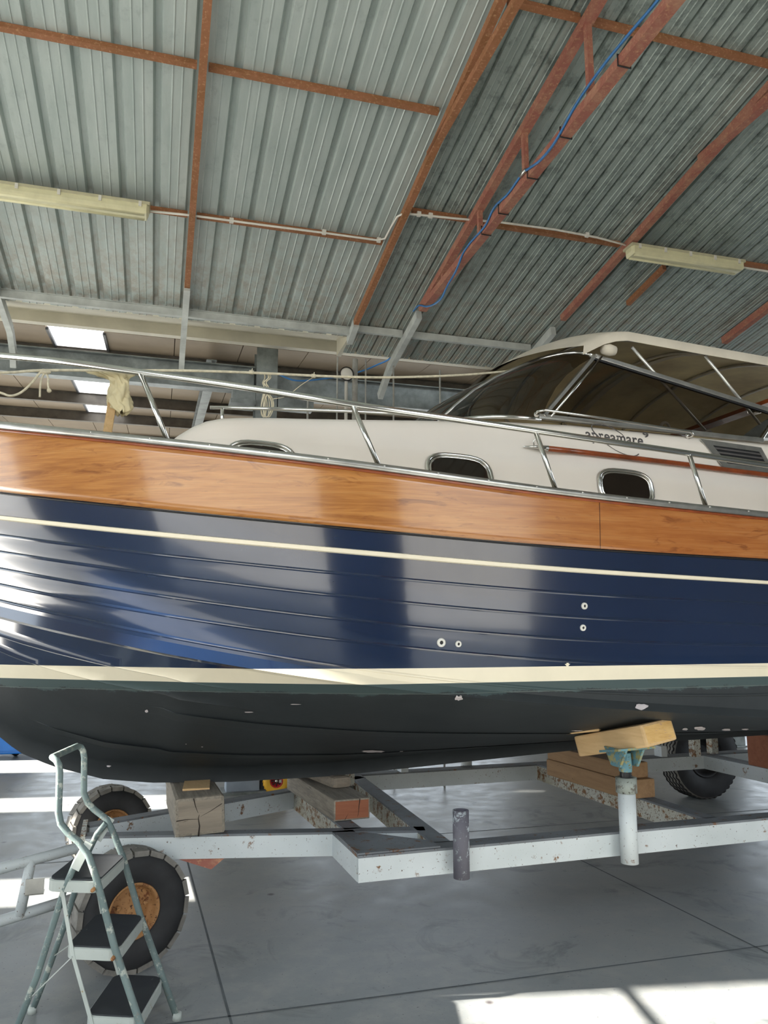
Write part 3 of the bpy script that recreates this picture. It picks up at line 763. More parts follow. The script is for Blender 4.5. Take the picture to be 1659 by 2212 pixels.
# portholes
def superell(cx, cz, a, b, n=28, e=3.2):
    out = []
    for k in range(n):
        th = 2 * pi * k / n; c, s = cos(th), sin(th)
        out.append((cx + a * math.copysign(abs(c) ** (2 / e), c), cz + b * math.copysign(abs(s) ** (2 / e), s)))
    return out
def porthole(q, z, a, b, tilt):
    fr = None
    def loop(ka, o):
        L = []
        for x, y in superell(0, 0, a + ka, b + ka):
            qq = q + x; zz = z + y + tilt * x
            zc = min(max(zz, Zgun(qq) - .02), 3)
            L.append(B.w(qq, side_t(qq, zz) - o, zz))
        return L
    bm = bm_new(); tube(bm, loop(-.004, .012), .011, 8, True); tube(bm, loop(-.022, .008), .008, 8, True)
    L1, L2 = loop(.004, .004), loop(-.03, .006)
    grid(bm, [L1, L2], 0, True, True)
    p = build('porthole', bm, M_chrome, boat)
    bm = bm_new(); bm.faces.new([bm.verts.new(x) for x in loop(-.024, .014)]); build('pane', bm, M_seal if False else M_pane, p)
    bm = bm_new(); bm.faces.new([bm.verts.new(x) for x in loop(-.022, .010)]); build('recess', bm, M_recess, p)
    for dx in (-.07, -.055, .03, .045):
        c = B.w(q + dx, side_t(q, z + b) - .012, z + b - .042 + tilt * dx)
        bm = bm_new(); lathe(bm, [(-.002, .004), (.003, .004), (.004, 0)], c, -B.n, 6); build('screw', bm, M_chrome, p)
for (ul, vl, ur, vr, vt, vb) in ((922, 1025, 1063, 1037, 983, 1078), (1292, 1050, 1409, 1065, 1016, 1093), (488, 985, 640, 1005, 955, 1050)):
    q0, z0 = on_side(ul, vl); q1, z1 = on_side(ur, vr); um = (ul + ur) / 2
    qm, zt = on_side(um - 4, vt); qm2, zb = on_side(um + 4, vb)
    porthole((q0 + q1) / 2, (zt + zb) / 2, (q1 - q0) / 2, (zt - zb) / 2, -.03)

# windscreen
def base_c(th): return (1.12 - .66 * cos(th) ** .9 if abs(th) < pi / 2 else 1.12, .93 * sin(th), 3.0 + .02 * cos(th))
def top_c(th): return (1.55 - .24 * max(0, cos(th)), .885 * sin(th), 3.465 + .10 * cos(th))
TH = [-pi / 2 + pi * k / 24 for k in range(25)]
base = [B.w(1.12 - .66 * max(0, cos(th)) ** .9, .93 * sin(th), 2.995 + .03 * cos(th)) for th in TH]
topc = [B.w(*top_c(th)) for th in TH]
def mid(k):
    out = []
    for a, b in zip(base, topc):
        p = a.lerp(b, k); out.append(p - B.a * .05 * sin(pi * k) + Vector((0, 0, .035 * sin(pi * k))))
    return out
bm = bm_new(); grid(bm, [mid(k) for k in (0, .2, .4, .6, .8, 1)]); build('windscreen_pane', bm, M_glass, boat)
bm = bm_new(); tube(bm, base, .013, 8); tube(bm, topc, .016, 8); build('windscreen_frame', bm, M_chrome, boat)
for i in (7, 17):
    bm = bm_new(); tube(bm, [mid(k)[i] for k in (0, .2, .4, .6, .8, 1)], .011, 8); build('mullion', bm, M_steelr, boat)
# side windows and their frames
for s in (-1, 1):
    A = B.w(1.13, s * .935, 3.012); Tp = B.w(1.55, s * .885, 3.465); C = B.w(2.95, s * .935, 3.205); D = B.w(2.79, s * .94, 2.995); Dm = B.w(2.2, s * .94, 3.0)
    off = B.n * (-s * .0)
    bm = bm_new(); bm.faces.new([bm.verts.new(p) for p in (A, Dm, D, C, Tp)]); build('side_window_pane', bm, M_glass, boat)
    bm = bm_new(); bar(bm, A, Tp, .022, .045, B.n); build('front_pillar', bm, M_steelr, boat, bevel=.004)
    bm = bm_new(); o = B.w(.05, s * .01, 0) - B.w(0, 0, 0); tube(bm, [A + o, Tp + o], .009, 8); build('pillar_tube', bm, M_chrome, boat)
    bm = bm_new(); bar(bm, Tp, C, .03, .03, B.n); build('upper_window_frame', bm, M_steelr, boat, bevel=.004)
    bm = bm_new(); bar(bm, Tp - Vector((0, 0, .02)), C - Vector((0, 0, .02)), .012, .018, B.n); build('window_seal', bm, M_seal, boat)
    bm = bm_new(); bar(bm, A - B.a * .03, D + B.a * .02, .03, .032, B.n); build('lower_window_frame', bm, M_steelr, boat, bevel=.004)
    bm = bm_new(); bar(bm, D, C + B.a * .02, .02, .028, B.n); build('rear_window_frame', bm, M_chrome, boat, bevel=.004)
# grab rail under the near side window
def sidept(u, v, o=.03):
    q, z = on_side(u, v); return B.w(q, side_t(q, z) - o, z)
bm = bm_new()
g = [sidept(u, v, o) for u, v, o in ((1157, 897, .0), (1155, 892, .035), (1170, 890, .045), (1300, 908, .045), (1420, 927, .045), (1482, 936, .045), (1490, 942, .035), (1488, 946, 0))]
tube(bm, g, .008, 8); build('grab_rail', bm, M_chrome, boat)
for u, v in ((1159, 895), (1486, 942)):
    bm = bm_new(); lathe(bm, [(-.002, .018), (.01, .016), (.02, .009)], sidept(u, v, .0), -B.n, 12); build('rail_foot', bm, M_chrome, boat)
# teak strip with its chrome end
bm = bm_new()
tk = [sidept(u, v, .018) for u, v in ((1178, 970), (1260, 979), (1380, 993), (1480, 1005), (1570, 1017), (1659, 1028), (1760, 1041))]
tube(bm, tk, .017, 10); build('side_moulding', bm, M_teak, boat, label='varnished teak rubbing strip')
bm = bm_new(); tube(bm, [sidept(1180, 970, .018), sidept(1160, 967, .018), sidept(1128, 965, .01)], [.019, .012, .003], 10); build('moulding_tip', bm, M_chrome, boat)
bm = bm_new(); tube(bm, [sidept(1150, 967, .02), sidept(1147, 955, .03), sidept(1155, 948, .03), sidept(1163, 955, .03), sidept(1162, 966, .02)], .004, 6); build('eye_ring', bm, M_chrome, boat)
# vent grille
def quadmap(C, s, t): return (C[0].lerp(C[1], s)).lerp(C[3].lerp(C[2], s), t)
VC = [(1508, 949), (1640, 968), (1672, 1026), (1560, 1012)]
bm = bm_new()
P = [sidept(u, v, .012) for u, v in VC]
inn = [quadmap(P, a, b) for a, b in ((.14, .18), (.92, .18), (.92, .80), (.14, .80))]
for a, b, c, d in ((0, 1, 1, 0), (1, 2, 2, 1), (2, 3, 3, 2), (3, 0, 0, 3)):
    prism(bm, [P[a], P[b], inn[c], inn[d]], -B.n * .006)
grille = build('vent_grille', bm, M_steelr, boat, label='brushed metal louvred engine vent')
bm = bm_new(); prism(bm, [x + B.n * .002 for x in inn], -B.n * .002); build('recess', bm, M_seal, grille)
for k in range(4):
    t0 = .24 + k * .15; bm = bm_new(); a = quadmap(P, .14, t0); b = quadmap(P, .92, t0); c = quadmap(P, .92, t0 + .075); d = quadmap(P, .14, t0 + .075)
    prism(bm, [a, b, c - B.n * .004, d - B.n * .004], -B.n * .003); build('louvre', bm, M_dark, grille)
# lettering
def text_mesh(txt, u0, v0, u1, v1, hpx, name, mat, par, squash=1.0):
    cu = bpy.data.curves.new('txt', 'FONT'); cu.body = txt; cu.size = 1; cu.extrude = .004; cu.space_character = 1.08; cu.offset = .012
    o = bpy.data.objects.new('txt', cu); COL.objects.link(o)
    dg = bpy.context.evaluated_depsgraph_get(); me = bpy.data.meshes.new_from_object(o.evaluated_get(dg))
    bpy.data.objects.remove(o)
    xs = [v.co.x for v in me.vertices]; x0, x1 = min(xs), max(xs)
    a = sidept(u0, v0, .0); b = sidept(u1, v1, .0); up = sidept(u0, v0 - hpx, 0) - a
    ax = (b - a) / (x1 - x0)
    bm = bm_new(); bm.from_mesh(me)
    for v in bm.verts:
        c = v.co.copy(); p = a + ax * (c.x - x0) + Vector((0, 0, up.length)) * (c.y / .52)
        q, t, z = B.loc(p); v.co = B.w(q, side_t(q, z) - .002 - c.z * .4, z)
    return build(name, bm, mat, par)
text_mesh('apreamare', 1266, 947.5, 1389, 963, 16, 'lettering', M_dark, boat)
text_mesh('9', 1390, 944, 1402, 946, 7.5, 'numeral', M_dark, boat)
em = [(1350, 947), (1340, 936), (1315, 922), (1292, 917), (1278, 919), (1280, 930), (1292, 943), (1316, 964), (1340, 978), (1362, 985), (1374, 984), (1379, 981)]
bm = bm_new(); pts = crom([sidept(u, v, .003) for u, v in em], 4); tube(bm, pts, [.0014 + .0022 * abs(sin(pi * 1.5 * i / len(pts))) for i in range(len(pts))], 6); build('emblem_swoosh', bm, M_dark, boat)

# guard rail and stanchions
RQ = [(-3.1, 0.0, 3.36), (-3.0, -.2, 3.35), (-2.75, -.33, 3.31), (-2.3, -.42, 3.235), (-1.933, -.571, 3.171), (-1.567, -.844, 3.081), (-1.226, -1.046, 3.0), (-.745, -1.251, 2.911), (-.216, -1.378, 2.835), (.274, -1.419, 2.799), (.782, -1.419, 2.774), (1.759, -1.418, 2.726), (2.369, -1.409, 2.697), (3.4, -1.38, 2.66), (4.6, -1.33, 2.62)]
RQ[3] = (-2.3, -.35, 3.24); RQ[2] = (-2.7, -.17, 3.3)
for s in (1,):
    bm = bm_new(); tube(bm, [B.w(q, t * s, z) for q, t, z in RQ], .018, 10, smooth=True)
    build('guard_rail', bm, M_chrome, boat)
for qb, tb, zb, qt, tt, zt in ((-1.072, -1.152, 2.65, -1.22, -1.05, 2.998), (-.067, -1.429, 2.516, -.208, -1.379, 2.834), (.9, -1.45, 2.461, .80, -1.419, 2.774), (1.871, -1.446, 2.413, 1.79, -1.418, 2.724), (2.85, -1.42, 2.38, 2.77, -1.40, 2.685), (-2.1, -.42, 2.75, -2.2, -.40, 3.2)):
    for s in (1,):
        bm = bm_new(); tube(bm, [B.w(qb, tb * s, zb - .03), B.w(qt, tt * s, zt)], .0135, 10)
        lathe(bm, [(-.01, .022), (.012, .02), (.018, .013)], B.w(qb, tb * s, Zgun(qb) - .0), (0, 0, 1), 12)
        build('stanchion', bm, M_chrome, boat)
# rail on the cabin top
for s in (-1, 1):
    bm = bm_new(); tube(bm, [B.w(-.83, s * .62, 2.975), B.w(-.4, s * .62, 3.005), B.w(.02, s * .62, 3.03), B.w(.4, s * .62, 3.045), B.w(.72, s * .62, 3.05)], .011, 8)
    for q in (-.76, .05, .6): tube(bm, [B.w(q, s * .62, ctop(q)), B.w(q, s * .62, 2.98 if q < 0 else 3.03)], .010, 8)
    build('roof_rail', bm, M_chrome, boat)
# foredeck cleat and horn
bm = bm_new(); p = B.w(-1.25, -.95, 2.64); tube(bm, [p - B.a * .05, p + B.a * .05], .008, 8); tube(bm, [p - Vector((0, 0, .06)), p], .012, 8); build('cleat', bm, M_chrome, boat)
bm = bm_new(); p = B.w(1.40, -1.30, Zgun(1.4)); lathe(bm, [(0, .01), (.05, .01), (.055, .013), (.06, 0)], p, (0, 0, 1), 10); build('deck_filler', bm, M_chrome, boat)
# skin fittings in the topsides
def hullhit(u, v):
    r = ray(u, v).normalized(); h = hullbvh.ray_cast(EYE, r); return h[0], h[1]
for u, v, r in ((953, 1388, .022), (990, 1391, .016), (1262, 1309, .018), (1259, 1356, .017)):
    p, n = hullhit(u, v)
    if n.dot(EYE - p) < 0: n = -n
    bm = bm_new(); lathe(bm, [(0, r), (.005, r * .98), (.009, r * .75), (.009, r * .45), (.002, r * .42)], p, n, 20); sk = build('skin_fitting', bm, M_white, boat)
    bm = bm_new(); lathe(bm, [(.003, r * .43), (.003, 0)], p, n, 16); build('bore', bm, M_seal, sk)
bm = bm_new()
ar = [(1219, 1434), (1223, 1434), (1223, 1431), (1228, 1431), (1228, 1434), (1231, 1434), (1225, 1441)]
L = []
for u, v in ar:
    p, n = hullhit(u, v); n = n if n.dot(EYE - p) > 0 else -n; L.append(p + n * .003)
bm.faces.new([bm.verts.new(p) for p in L]); build('arrow_mark', bm, M_cream, boat, label='small yellow lifting arrow sticker')
# bare spots where the bottom paint has flaked
for cu_, cv_, a, b in ((317, 1535, 5, 4), (990, 1507, 11, 5), (1385, 1528, 17, 8), (805, 1622, 30, 3), (1512, 1572, 14, 5), (1480, 1574, 8, 3), (1568, 1575, 11, 3), (1500, 1597, 20, 3), (235, 1654, 6, 3), (867, 1622, 5, 1.5), (1247, 1577, 14, 1.2), (538, 1537, 12, 1.2), (640, 1520, 14, 1), (437, 1612, 2.5, 1), (402, 1606, 1.5, 1), (1610, 1574, 9, 2)):
    n_ = 16; L = []
    for k in range(n_):
        th = 2 * pi * k / n_; rr = .62 + .38 * random.random()
        h = hullhit(cu_ + a * rr * cos(th), cv_ + b * rr * sin(th))
        if h[0] is None: break
        n = h[1] if h[1].dot(EYE - h[0]) > 0 else -h[1]
        L.append(h[0] + n * .004)
    if len(L) == n_:
        bm = bm_new(); bm.faces.new([bm.verts.new(p) for p in L]); bmesh.ops.triangulate(bm, faces=bm.faces[:]); build('flaked_patch', bm, M_chip, boat)

# canopy over the cockpit
def canz(q, t):
    e = float(np.interp(q, [1.42, 1.52, 1.62, 1.76, 2.4, 3.0, 4.3], [3.49, 3.545, 3.60, 3.625, 3.60, 3.585, 3.52]))
    return e + .20 * (1 - (abs(t) / .97) ** 2.2) * float(np.interp(q, [1.42, 1.9], [.45, 1]))
bm = bm_new(); qq = [1.42, 1.5, 1.58, 1.67, 1.76, 1.95, 2.3, 2.7, 3.1, 3.6, 4.3]; tt = [k / 12 * .97 for k in range(-12, 13)]
def fq(q, t): return q - (.24 * (1 - (t / .97) ** 2)) * float(np.interp(q, [1.42, 2.2], [1, 0]))
rows = [[B.w(fq(q, -.97), -.955, canz(q, .97) - .055)] + [B.w(fq(q, t), t, canz(q, t)) for t in tt] + [B.w(fq(q, .97), .955, canz(q, .97) - .055)] for q in qq]
V = grid(bm, rows); canopy = build('canopy', bm, [M_canvas], boat)
bm = bm_new(); rows = [[B.w(fq(q, t), t * .985, canz(q, t) - .02) for t in tt] for q in qq[1:]]; grid(bm, rows); build('canopy_lining', bm, M_canvasu, boat)
for q, rr in ((1.86, .011), (2.42, .011), (3.05, .013), (3.7, .011)):
    bm = bm_new(); tube(bm, [B.w(fq(q, t), t * .965, canz(q, t) - .035) for t in tt], rr, 8); build('canopy_bow', bm, M_steelr, boat)
bm = bm_new(); rows = [[B.w(q, t * .93, canz(q, t) - .028) for t in tt] for q in (2.5, 2.56)]; grid(bm, rows); build('zip_flap', bm, M_canvas, boat)
bm = bm_new(); lathe(bm, [(-.05, .0), (-.045, .03), (.0, .04), (.045, .03), (.05, 0)], B.w(1.63, -.93, 3.50), B.a, 12); build('rolled_corner', bm, M_canvas, boat)
for (u0, v0, u1, v1) in ((1365, 750, 1524, 930), (1522, 768, 1642, 916)):
    for s in (-.9, .9):
        a = B.loc(at_t(B, u0, v0, -.9)); b = B.loc(at_t(B, u1, v1, -.82)); bm = bm_new(); tube(bm, [B.w(a[0], s, a[2]), B.w(b[0], s * .91, b[2])], .010, 8); build('canopy_pole', bm, M_pole, boat)
bm = bm_new(); grid(bm, [[B.w(q, .95, canz(q, .97) - .03) for q in (1.5, 1.8, 2.3, 2.8, 3.3)], [B.w(q, .93, 3.0) for q in (1.1, 1.7, 2.3, 2.8, 3.3)]])
build('side_curtain', bm, M_canvasu, boat, label='canvas side curtain on the far side')
# wooden beam with two lamps under the canopy
bm = bm_new(); bar(bm, B.w(3.25, -.85, 3.40), B.w(3.25, .85, 3.40), .12, .03); cr = build('roof_crossbar', bm, M_teak, boat)
for t in (-.45, .45):
    bm = bm_new(); lathe(bm, [(0, .055), (.02, .05), (.025, .035), (.02, 0)], B.w(3.25, t, 3.385), (0, 0, -1), 16); build('dome_lamp', bm, M_chrome, cr)
for u, v in ((1437, 923), (1530, 940)):
    p = B.w(*(lambda l: (l[0], -.6, l[2]))(B.loc(at_t(B, u, v, -.6)))); bm = bm_new()
    tube(bm, [p + B.a * .035 * cos(x) + Vector((0, 0, .035 * sin(x))) for x in np.linspace(-.2, pi + .2, 9)], .010, 8); build('seat_handle', bm, M_white, boat)

# ------------------------------------------------------------------ on the foredeck
bm = bm_new(); a = B.w(-1.36, -.2, 3.12); b = B.w(-1.40, -.2, 2.69); bar(bm, b, a, .05, .03, B.n)
one('wooden_prop', bm, M_pine, 'pale wooden batten standing on the foredeck under the cream cloth', 'wooden batten', bevel=.003)
bm = bm_new(); rows = []
c0 = B.w(-1.345, -.2, 3.1)
KY = [(.172, .015, -.02), (.166, .115, -.05), (.150, .125, -.04), (.128, .055, .0), (.09, .048, .02), (.04, .060, .015), (-.02, .068, .02), (-.065, .062, .035), (-.09, .02, .04)]
hs = [k[0] for k in KY][::-1]
for i in range(34):
    h = .172 - .262 * i / 33; w = float(np.interp(h, hs, [k[1] for k in KY][::-1])); ox = float(np.interp(h, hs, [k[2] for k in KY][::-1]))
    r = []
    for k in range(44):
        th = 2 * pi * k / 44; f = 1 + .10 * sin(3 * th + i * .35) + .13 * sin(8 * th + 2.2 * sin(i * .3)) + .06 * sin(13 * th - i * .8)
        r.append(c0 + B.a * (w * cos(th) * f + ox) + B.n * (.05 * sin(th) * f) + Vector((0, 0, h + .010 * sin(5 * th + i * .5) + .006 * sin(11 * th))))
    rows.append(r)
grid(bm, rows, 0, True, True)
one('cloth_rag', bm, M_cloth, 'crumpled cream cloth tied over the wooden batten at the guard rail', 'cloth')
def ropeobj(pts, r, label, name='rope', cat='rope', mat=None, group=None):
    bm = bm_new(); tube(bm, pts, r, 8, smooth=True); return one(name, bm, mat or M_rope, label, cat, group)
line = [B.w(q, -.3, z) for q, z in ((-2.9, 3.12), (-2.4, 3.13), (-1.968, 3.161), (-1.753, 3.198), (-1.353, 3.242), (-.95, 3.285), (-.562, 3.315), (0, 3.35), (.421, 3.391), (.893, 3.458), (1.30, 3.535))]
ropeobj(line, .0085, 'long cream line stretched above the foredeck from bow to windscreen')
kx = at_t(B, 92, 800, -.3)
ropeobj([at_t(B, u, v, -.3) for u, v in ((-60, 830), (0, 848), (22, 855), (45, 848), (68, 828), (84, 808), (92, 801))], .007, 'cream rope sagging from the knot at the left edge')
bm = bm_new()
tube(bm, [at_t(B, u, v, -.3) for u, v in ((97, 804), (90, 818), (87, 835), (86, 858))], .006, 8, smooth=True)
tube(bm, [at_t(B, u, v, -.3) for u, v in ((99, 803), (104, 818), (104, 832), (107, 848))], [.006] * 12 + [.006] * 3 + [.009, .013, .014, .006], 8, smooth=True)
lathe(bm, [(-.03, .005), (-.015, .016), (.015, .016), (.03, .005)], at_t(B, 98, 803, -.3), B.a, 10)
one('rope_knot', bm, M_rope, 'knot with two frayed cream ends hanging near the left edge', 'rope knot')
bm = bm_new()
for k in range(6):
    u0 = 574; ph = k * 1.3
    tube(bm, [at_t(B, u0 + 5 * sin(ph) + w * (4 + 3 * sin(ph + 1)), v, -.28 + .01 * k) for w, v in ((0, 805), (1, 815), (-.6, 826), (.2, 836), (.1, 848), (1.6, 862), (1.9, 880), (.6, 900), (-1.2, 896), (-1.4, 874), (-.2, 850))], .0032, 6, smooth=True)
one('rope_coil', bm, M_rope, 'small hank of thin cord hanging from the cream line before the column', 'rope coil')
for k, (u, v, lb) in enumerate(((543, 804, 'little knot of cord on the cream line left of the column'), (677, 812, 'little knot of cord on the cream line right of the column'))):
    bm = bm_new(); c = at_t(B, u, v, -.3); lathe(bm, [(-.018, .004), (-.01, .014), (.01, .014), (.018, .004)], c, B.a, 8)
    tube(bm, [c, c + Vector((0, 0, .025)) + B.a * .006], .003, 6)
    one('cord_knot', bm, M_rope, lb, 'knot', 'cord knots on the cream line')
ropeobj([at_t(B, u, v, -.28) for u, v in ((677, 815), (650, 832), (620, 855), (590, 862))], .0022, 'thin grey cord slanting down from the cream line to the hank')
ropeobj([at_t(G, u, v, 9.9) for u, v in ((893, 672), (870, 720), (846, 770), (815, 788), (770, 805), (700, 818), (640, 822), (600, 808))], .012, 'blue cable drooping from the truss end behind the cabin', 'blue_cable', 'cable', M_blueh)

# things standing behind the boat
def rod(u, v0, v1, t, r, label, name='rod', cat='rod', mat=M_pole, group=None):
    a = at_t(G, u, v0, t)
    bm = bm_new(); tube(bm, [Vector((a.x, a.y, 0.0)), a], r, 8); return one(name, bm, mat, label, cat, group)
rod(665, 858, None, 8.6, .012, 'thin white pole seen through the cabin rail, left of the aerial'); 
rod(729, 772, None, 8.9, .010, 'thin white pole just left of the white aerial mast')
rod(767, 776, None, 8.9, .034, 'thick white aerial mast behind the cabin', 'aerial_mast', 'mast')
rod(790, 776, None, 8.9, .010, 'thin white pole just right of the white aerial mast')
rod(850, 790, None, 8.9, .012, 'thin white pole behind the cabin near the truss bracket')
rod(950, 800, None, 8.6, .012, 'thin white pole rising behind the forward windscreen corner')
th = thing('round_lamp', 'small round white searchlight beside the aerial mast', 'searchlight', at_t(G, 750, 815, 8.85))
p = at_t(G, 748, 809, 8.85); bm = bm_new(); lathe(bm, [(-.05, .0), (-.05, .05), (0, .08), (.02, .085), (.03, .07), (.03, 0)], p, -G.n, 20); build('lamp_housing', bm, M_white, th)
bm = bm_new(); lathe(bm, [(.0, .088), (.035, .088), (.035, .078)], p, -G.n, 20); build('lamp_rim', bm, M_blk, th)
bm = bm_new(); tube(bm, [p - Vector((0, 0, .08)), Vector((p.x, p.y, 0))], .02, 8); build('post', bm, M_white, th)

# ================================================================== THE TRAILER
Z0, H = .5, .125
trailer = thing('boat_trailer', 'pale blue rusty steel trailer frame carrying the boat', 'trailer', B.w(1, 0, 0))
def tbeam(name, q0, t0, q1, t1, w=.10, z0=Z0, h=H, mat=(M_trail, M_trtop), side=0):
    bm = bm_new(); ibeam(bm, B.w(q0, t0, z0), B.w(q1, t1, z0), w, h, .012, .012, mi=0, mt=1, side=side); return build(name, bm, list(mat), trailer)
tbeam('side_rail', -.088, -1.07, 6.2, -1.07, .12, side=1)
tbeam('side_rail', .45, 1.07, 6.2, 1.07, .12, side=1)
tbeam('front_rail', -1.38, -.26, .42, -.72, .09, side=1)
tbeam('front_rail', -1.38, -.02, .55, .92, .09, z0=.5, side=1)
tbeam('outrigger', -.03, -.62, -.03, -1.11, .12, mat=(M_trail, M_trtop), side=1)
tbeam('cross_beam', .04, -.60, .0, .66, .10, mat=(M_trrust, M_trtop), side=-1)
tbeam('cross_beam', .40, -1.02, .52, 1.02, .10, mat=(M_trrust, M_trtop), side=-1)
tbeam('cross_beam', 2.12, -1.02, 2.16, 1.02, .10, mat=(M_trrust, M_trtop), side=-1)
tbeam('cross_beam', 3.86, -1.02, 3.86, 1.02, .10, side=-1)
bm = bm_new(); prism(bm, [B.w(-.09, -1.12, Z0 + H + .001), B.w(.35, -1.12, Z0 + H + .001), B.w(.35, -1.01, Z0 + H + .001), B.w(.06, -.72, Z0 + H + .001), B.w(-.09, -.72, Z0 + H + .001)], (0, 0, .008)); build('gusset_plate', bm, M_trtop, trailer)
bm = bm_new(); fbox(bm, B, -1.40, -1.375, -.31, .06, .485, .635); build('end_plate', bm, M_trrust, trailer)
bm = bm_new(); fbox(bm, B, -1.3, -1.12, -.5, 1.3, .27, .33); build('front_axle', bm, M_trrust, trailer)
bm = bm_new(); prism(bm, [B.w(-1.25, -.3, .5), B.w(-1.0, -.36, .5), B.w(-1.1, -.36, .34), B.w(-1.2, -.3, .34)], B.n * .2); prism(bm, [B.w(-.9, -.42, .5), B.w(-.65, -.48, .5), B.w(-.72, -.46, .44)], B.n * .05); build('axle_bracket', bm, M_rustR, trailer)
bm = bm_new(); tube(bm, [B.w(-1.38, -.30, .575), B.w(-1.777, -.35, .51), B.w(-2.4, -.42, .42)], .028, 12); tube(bm, [B.w(-1.38, -.26, .31), B.w(-1.76, -.35, .255), B.w(-2.4, -.44, .2)], .028, 12); tube(bm, [B.w(-1.632, -.335, .54), B.w(-1.67, -.34, .27)], .026, 12)
build('drawbar', bm, M_trail, trailer)
bm = bm_new(); fbox(bm, B, -1.65, -1.56, -.37, -.362, .37, .45); fbox(bm, B, -1.65, -1.56, -.37, -.30, .37, .376); build('drawbar_tab', bm, M_steelr, trailer)
# pipe sockets
def pipe(name, q, t, z0, z1, r, mat, par, ri=None):
    bm = bm_new(); ri = ri or r * .82
    lathe(bm, [(0, ri), (0, r), (z1 - z0, r), (z1 - z0, ri), (.005, ri)], B.w(q, t, z0), (0, 0, 1), 28); return build(name, bm, mat, par)
pipe('pipe_socket', .43, -1.2, .495, .82, .041, M_pipe, trailer)
pipe('pipe_socket', 1.42, -1.2, .48, .845, .047, M_trail, trailer)
pipe('pipe_socket', 1.55, 1.2, .48, .80, .047, M_trail, trailer)
for q in (.9, 3.35):
    bm = bm_new(); fbox(bm, B, q, q + .06, 1.0, 1.1, Z0 + H, Z0 + H + .09); build('lug', bm, M_trail, trailer)
for q, t in ((3.62, .9), (3.9, 1.0), (.33, .60)):
    bm = bm_new(); fbox(bm, B, q, q + .07, t, t + .07, Z0 + H, Z0 + H + .18); build('upright_stub', bm, M_trrust, trailer)
# wheels
def wheel(c, ndir, R, w, rim_r, seg, name, par, lugs=28, lug_h=.012, mats=None, road=False):
    rmat = M_tyre if road else M_rim
    ax = Vector(ndir).normalized(); c = Vector(c)
    bm = bm_new(); rs = R - lug_h
    prof = [(-w * .36, rim_r), (-w * .46, rim_r * 1.12), (-w * .5, rim_r + (rs - rim_r) * .5), (-w * .47, rs * .965), (-w * .36, rs), (w * .36, rs), (w * .47, rs * .965), (w * .5, rim_r + (rs - rim_r) * .5), (w * .46, rim_r * 1.12), (w * .36, rim_r)]
    lathe(bm, prof, c, ax, 56)
    for i, f in enumerate(bm.faces):
        cc = f.calc_center_median() - c; rad = (cc - ax * cc.dot(ax)).length
        if rad > rs * .975: f.material_index = 1
    x = ax.orthogonal().normalized(); y = ax.cross(x)
    if not road:
        for i in range(lugs):
            for s in (-1, 1):
                a0 = 2 * pi * (i + (.5 if s > 0 else 0)) / lugs; da = 2 * pi / lugs * .44
                rr = []
                for (h, r_) in ((0, rs - .004), (0, R), (.5, R), (.53, rs * .95)):
                    rr.append((s * w * (.02 + .93 * h), r_))
                sk = .12
                P = [[c + ax * h + (x * cos(a0 + e * da + sk * abs(h) / w) + y * sin(a0 + e * da + sk * abs(h) / w)) * r_ for h, r_ in rr] for e in (-1, 1)]
                A = [bm.verts.new(p) for p in P[0]]; Bv = [bm.verts.new(p) for p in P[1]]
                for fv in ([A[0], A[1], A[2], A[3]], [Bv[3], Bv[2], Bv[1], Bv[0]], [A[0], Bv[0], Bv[1], A[1]], [A[1], Bv[1], Bv[2], A[2]], [A[2], Bv[2], Bv[3], A[3]], [A[3], Bv[3], Bv[0], A[0]]):
                    f = bm.faces.new(fv); f.material_index = 1
    else:
        for k in range(5):
            h = (-.38 + .19 * k) * w; n = 160
            tube(bm, [c + ax * (h + .008 * (1 if (i // 2) % 2 else -1)) + (x * cos(2 * pi * i / n) + y * sin(2 * pi * i / n)) * (rs + .001) for i in range(n)], .008, 5, True, 2)
    wl = build(name, bm, [M_tyre, M_tread, M_blk], par)
    rim = bm_new(); r = rim_r
    for s in (1,):
        lathe(rim, [(w * .40, r * 1.03), (w * .44, r * 1.0), (w * .40, r * .93), (w * .28, r * .88), (w * .12, r * .84), (w * .08, r * .72), (w * .14, r * .62), (w * .20, r * .5), (w * .20, r * .3), (w * .34, r * .26), (w * .36, r * .2), (w * .36, 0)], c, ax, 40)
        lathe(rim, [(-w * .40, r * 1.03), (-w * .3, r * .9), (-w * .1, r * .8), (-w * .05, 0)], c, ax, 40)
    rm = build('rim', rim, rmat, wl, keep=False)
    for k in range(5):
        a = 2 * pi * k / 5 + .3; p = c + ax * w * .19 + (x * cos(a) + y * sin(a)) * r * .56
        bm = bm_new(); lathe(bm, [(0, .014), (.012, .014), (.016, .006), (.016, 0)], p, ax, 6, smooth=False); build('wheel_nut', bm, rmat, rm)
    return wl
def ndeg(d): return Vector((cos(radians(d)), sin(radians(d)), 0))
pn = at_z(268, 2101, 0); pf = at_z(232, 1880, 0)
wheel((pn.x, pn.y + .03, .297), ndeg(-50), .297, .17, .135, 40, 'wheel', trailer, 20)
wheel((pf.x, pf.y, .297), ndeg(-52), .297, .17, .135, 40, 'wheel', trailer, 20)
pr = at_z(1515, 1722, 0); wheel((pr.x, pr.y, .42), ndeg(-71.5), .42, .26, .20, 40, 'wheel', trailer, road=True, lug_h=.004)
pr2 = B.w(4.9, -1.35, .42); wheel(pr2, ndeg(-71.5), .42, .26, .20, 40, 'wheel', trailer, road=True, lug_h=.004)

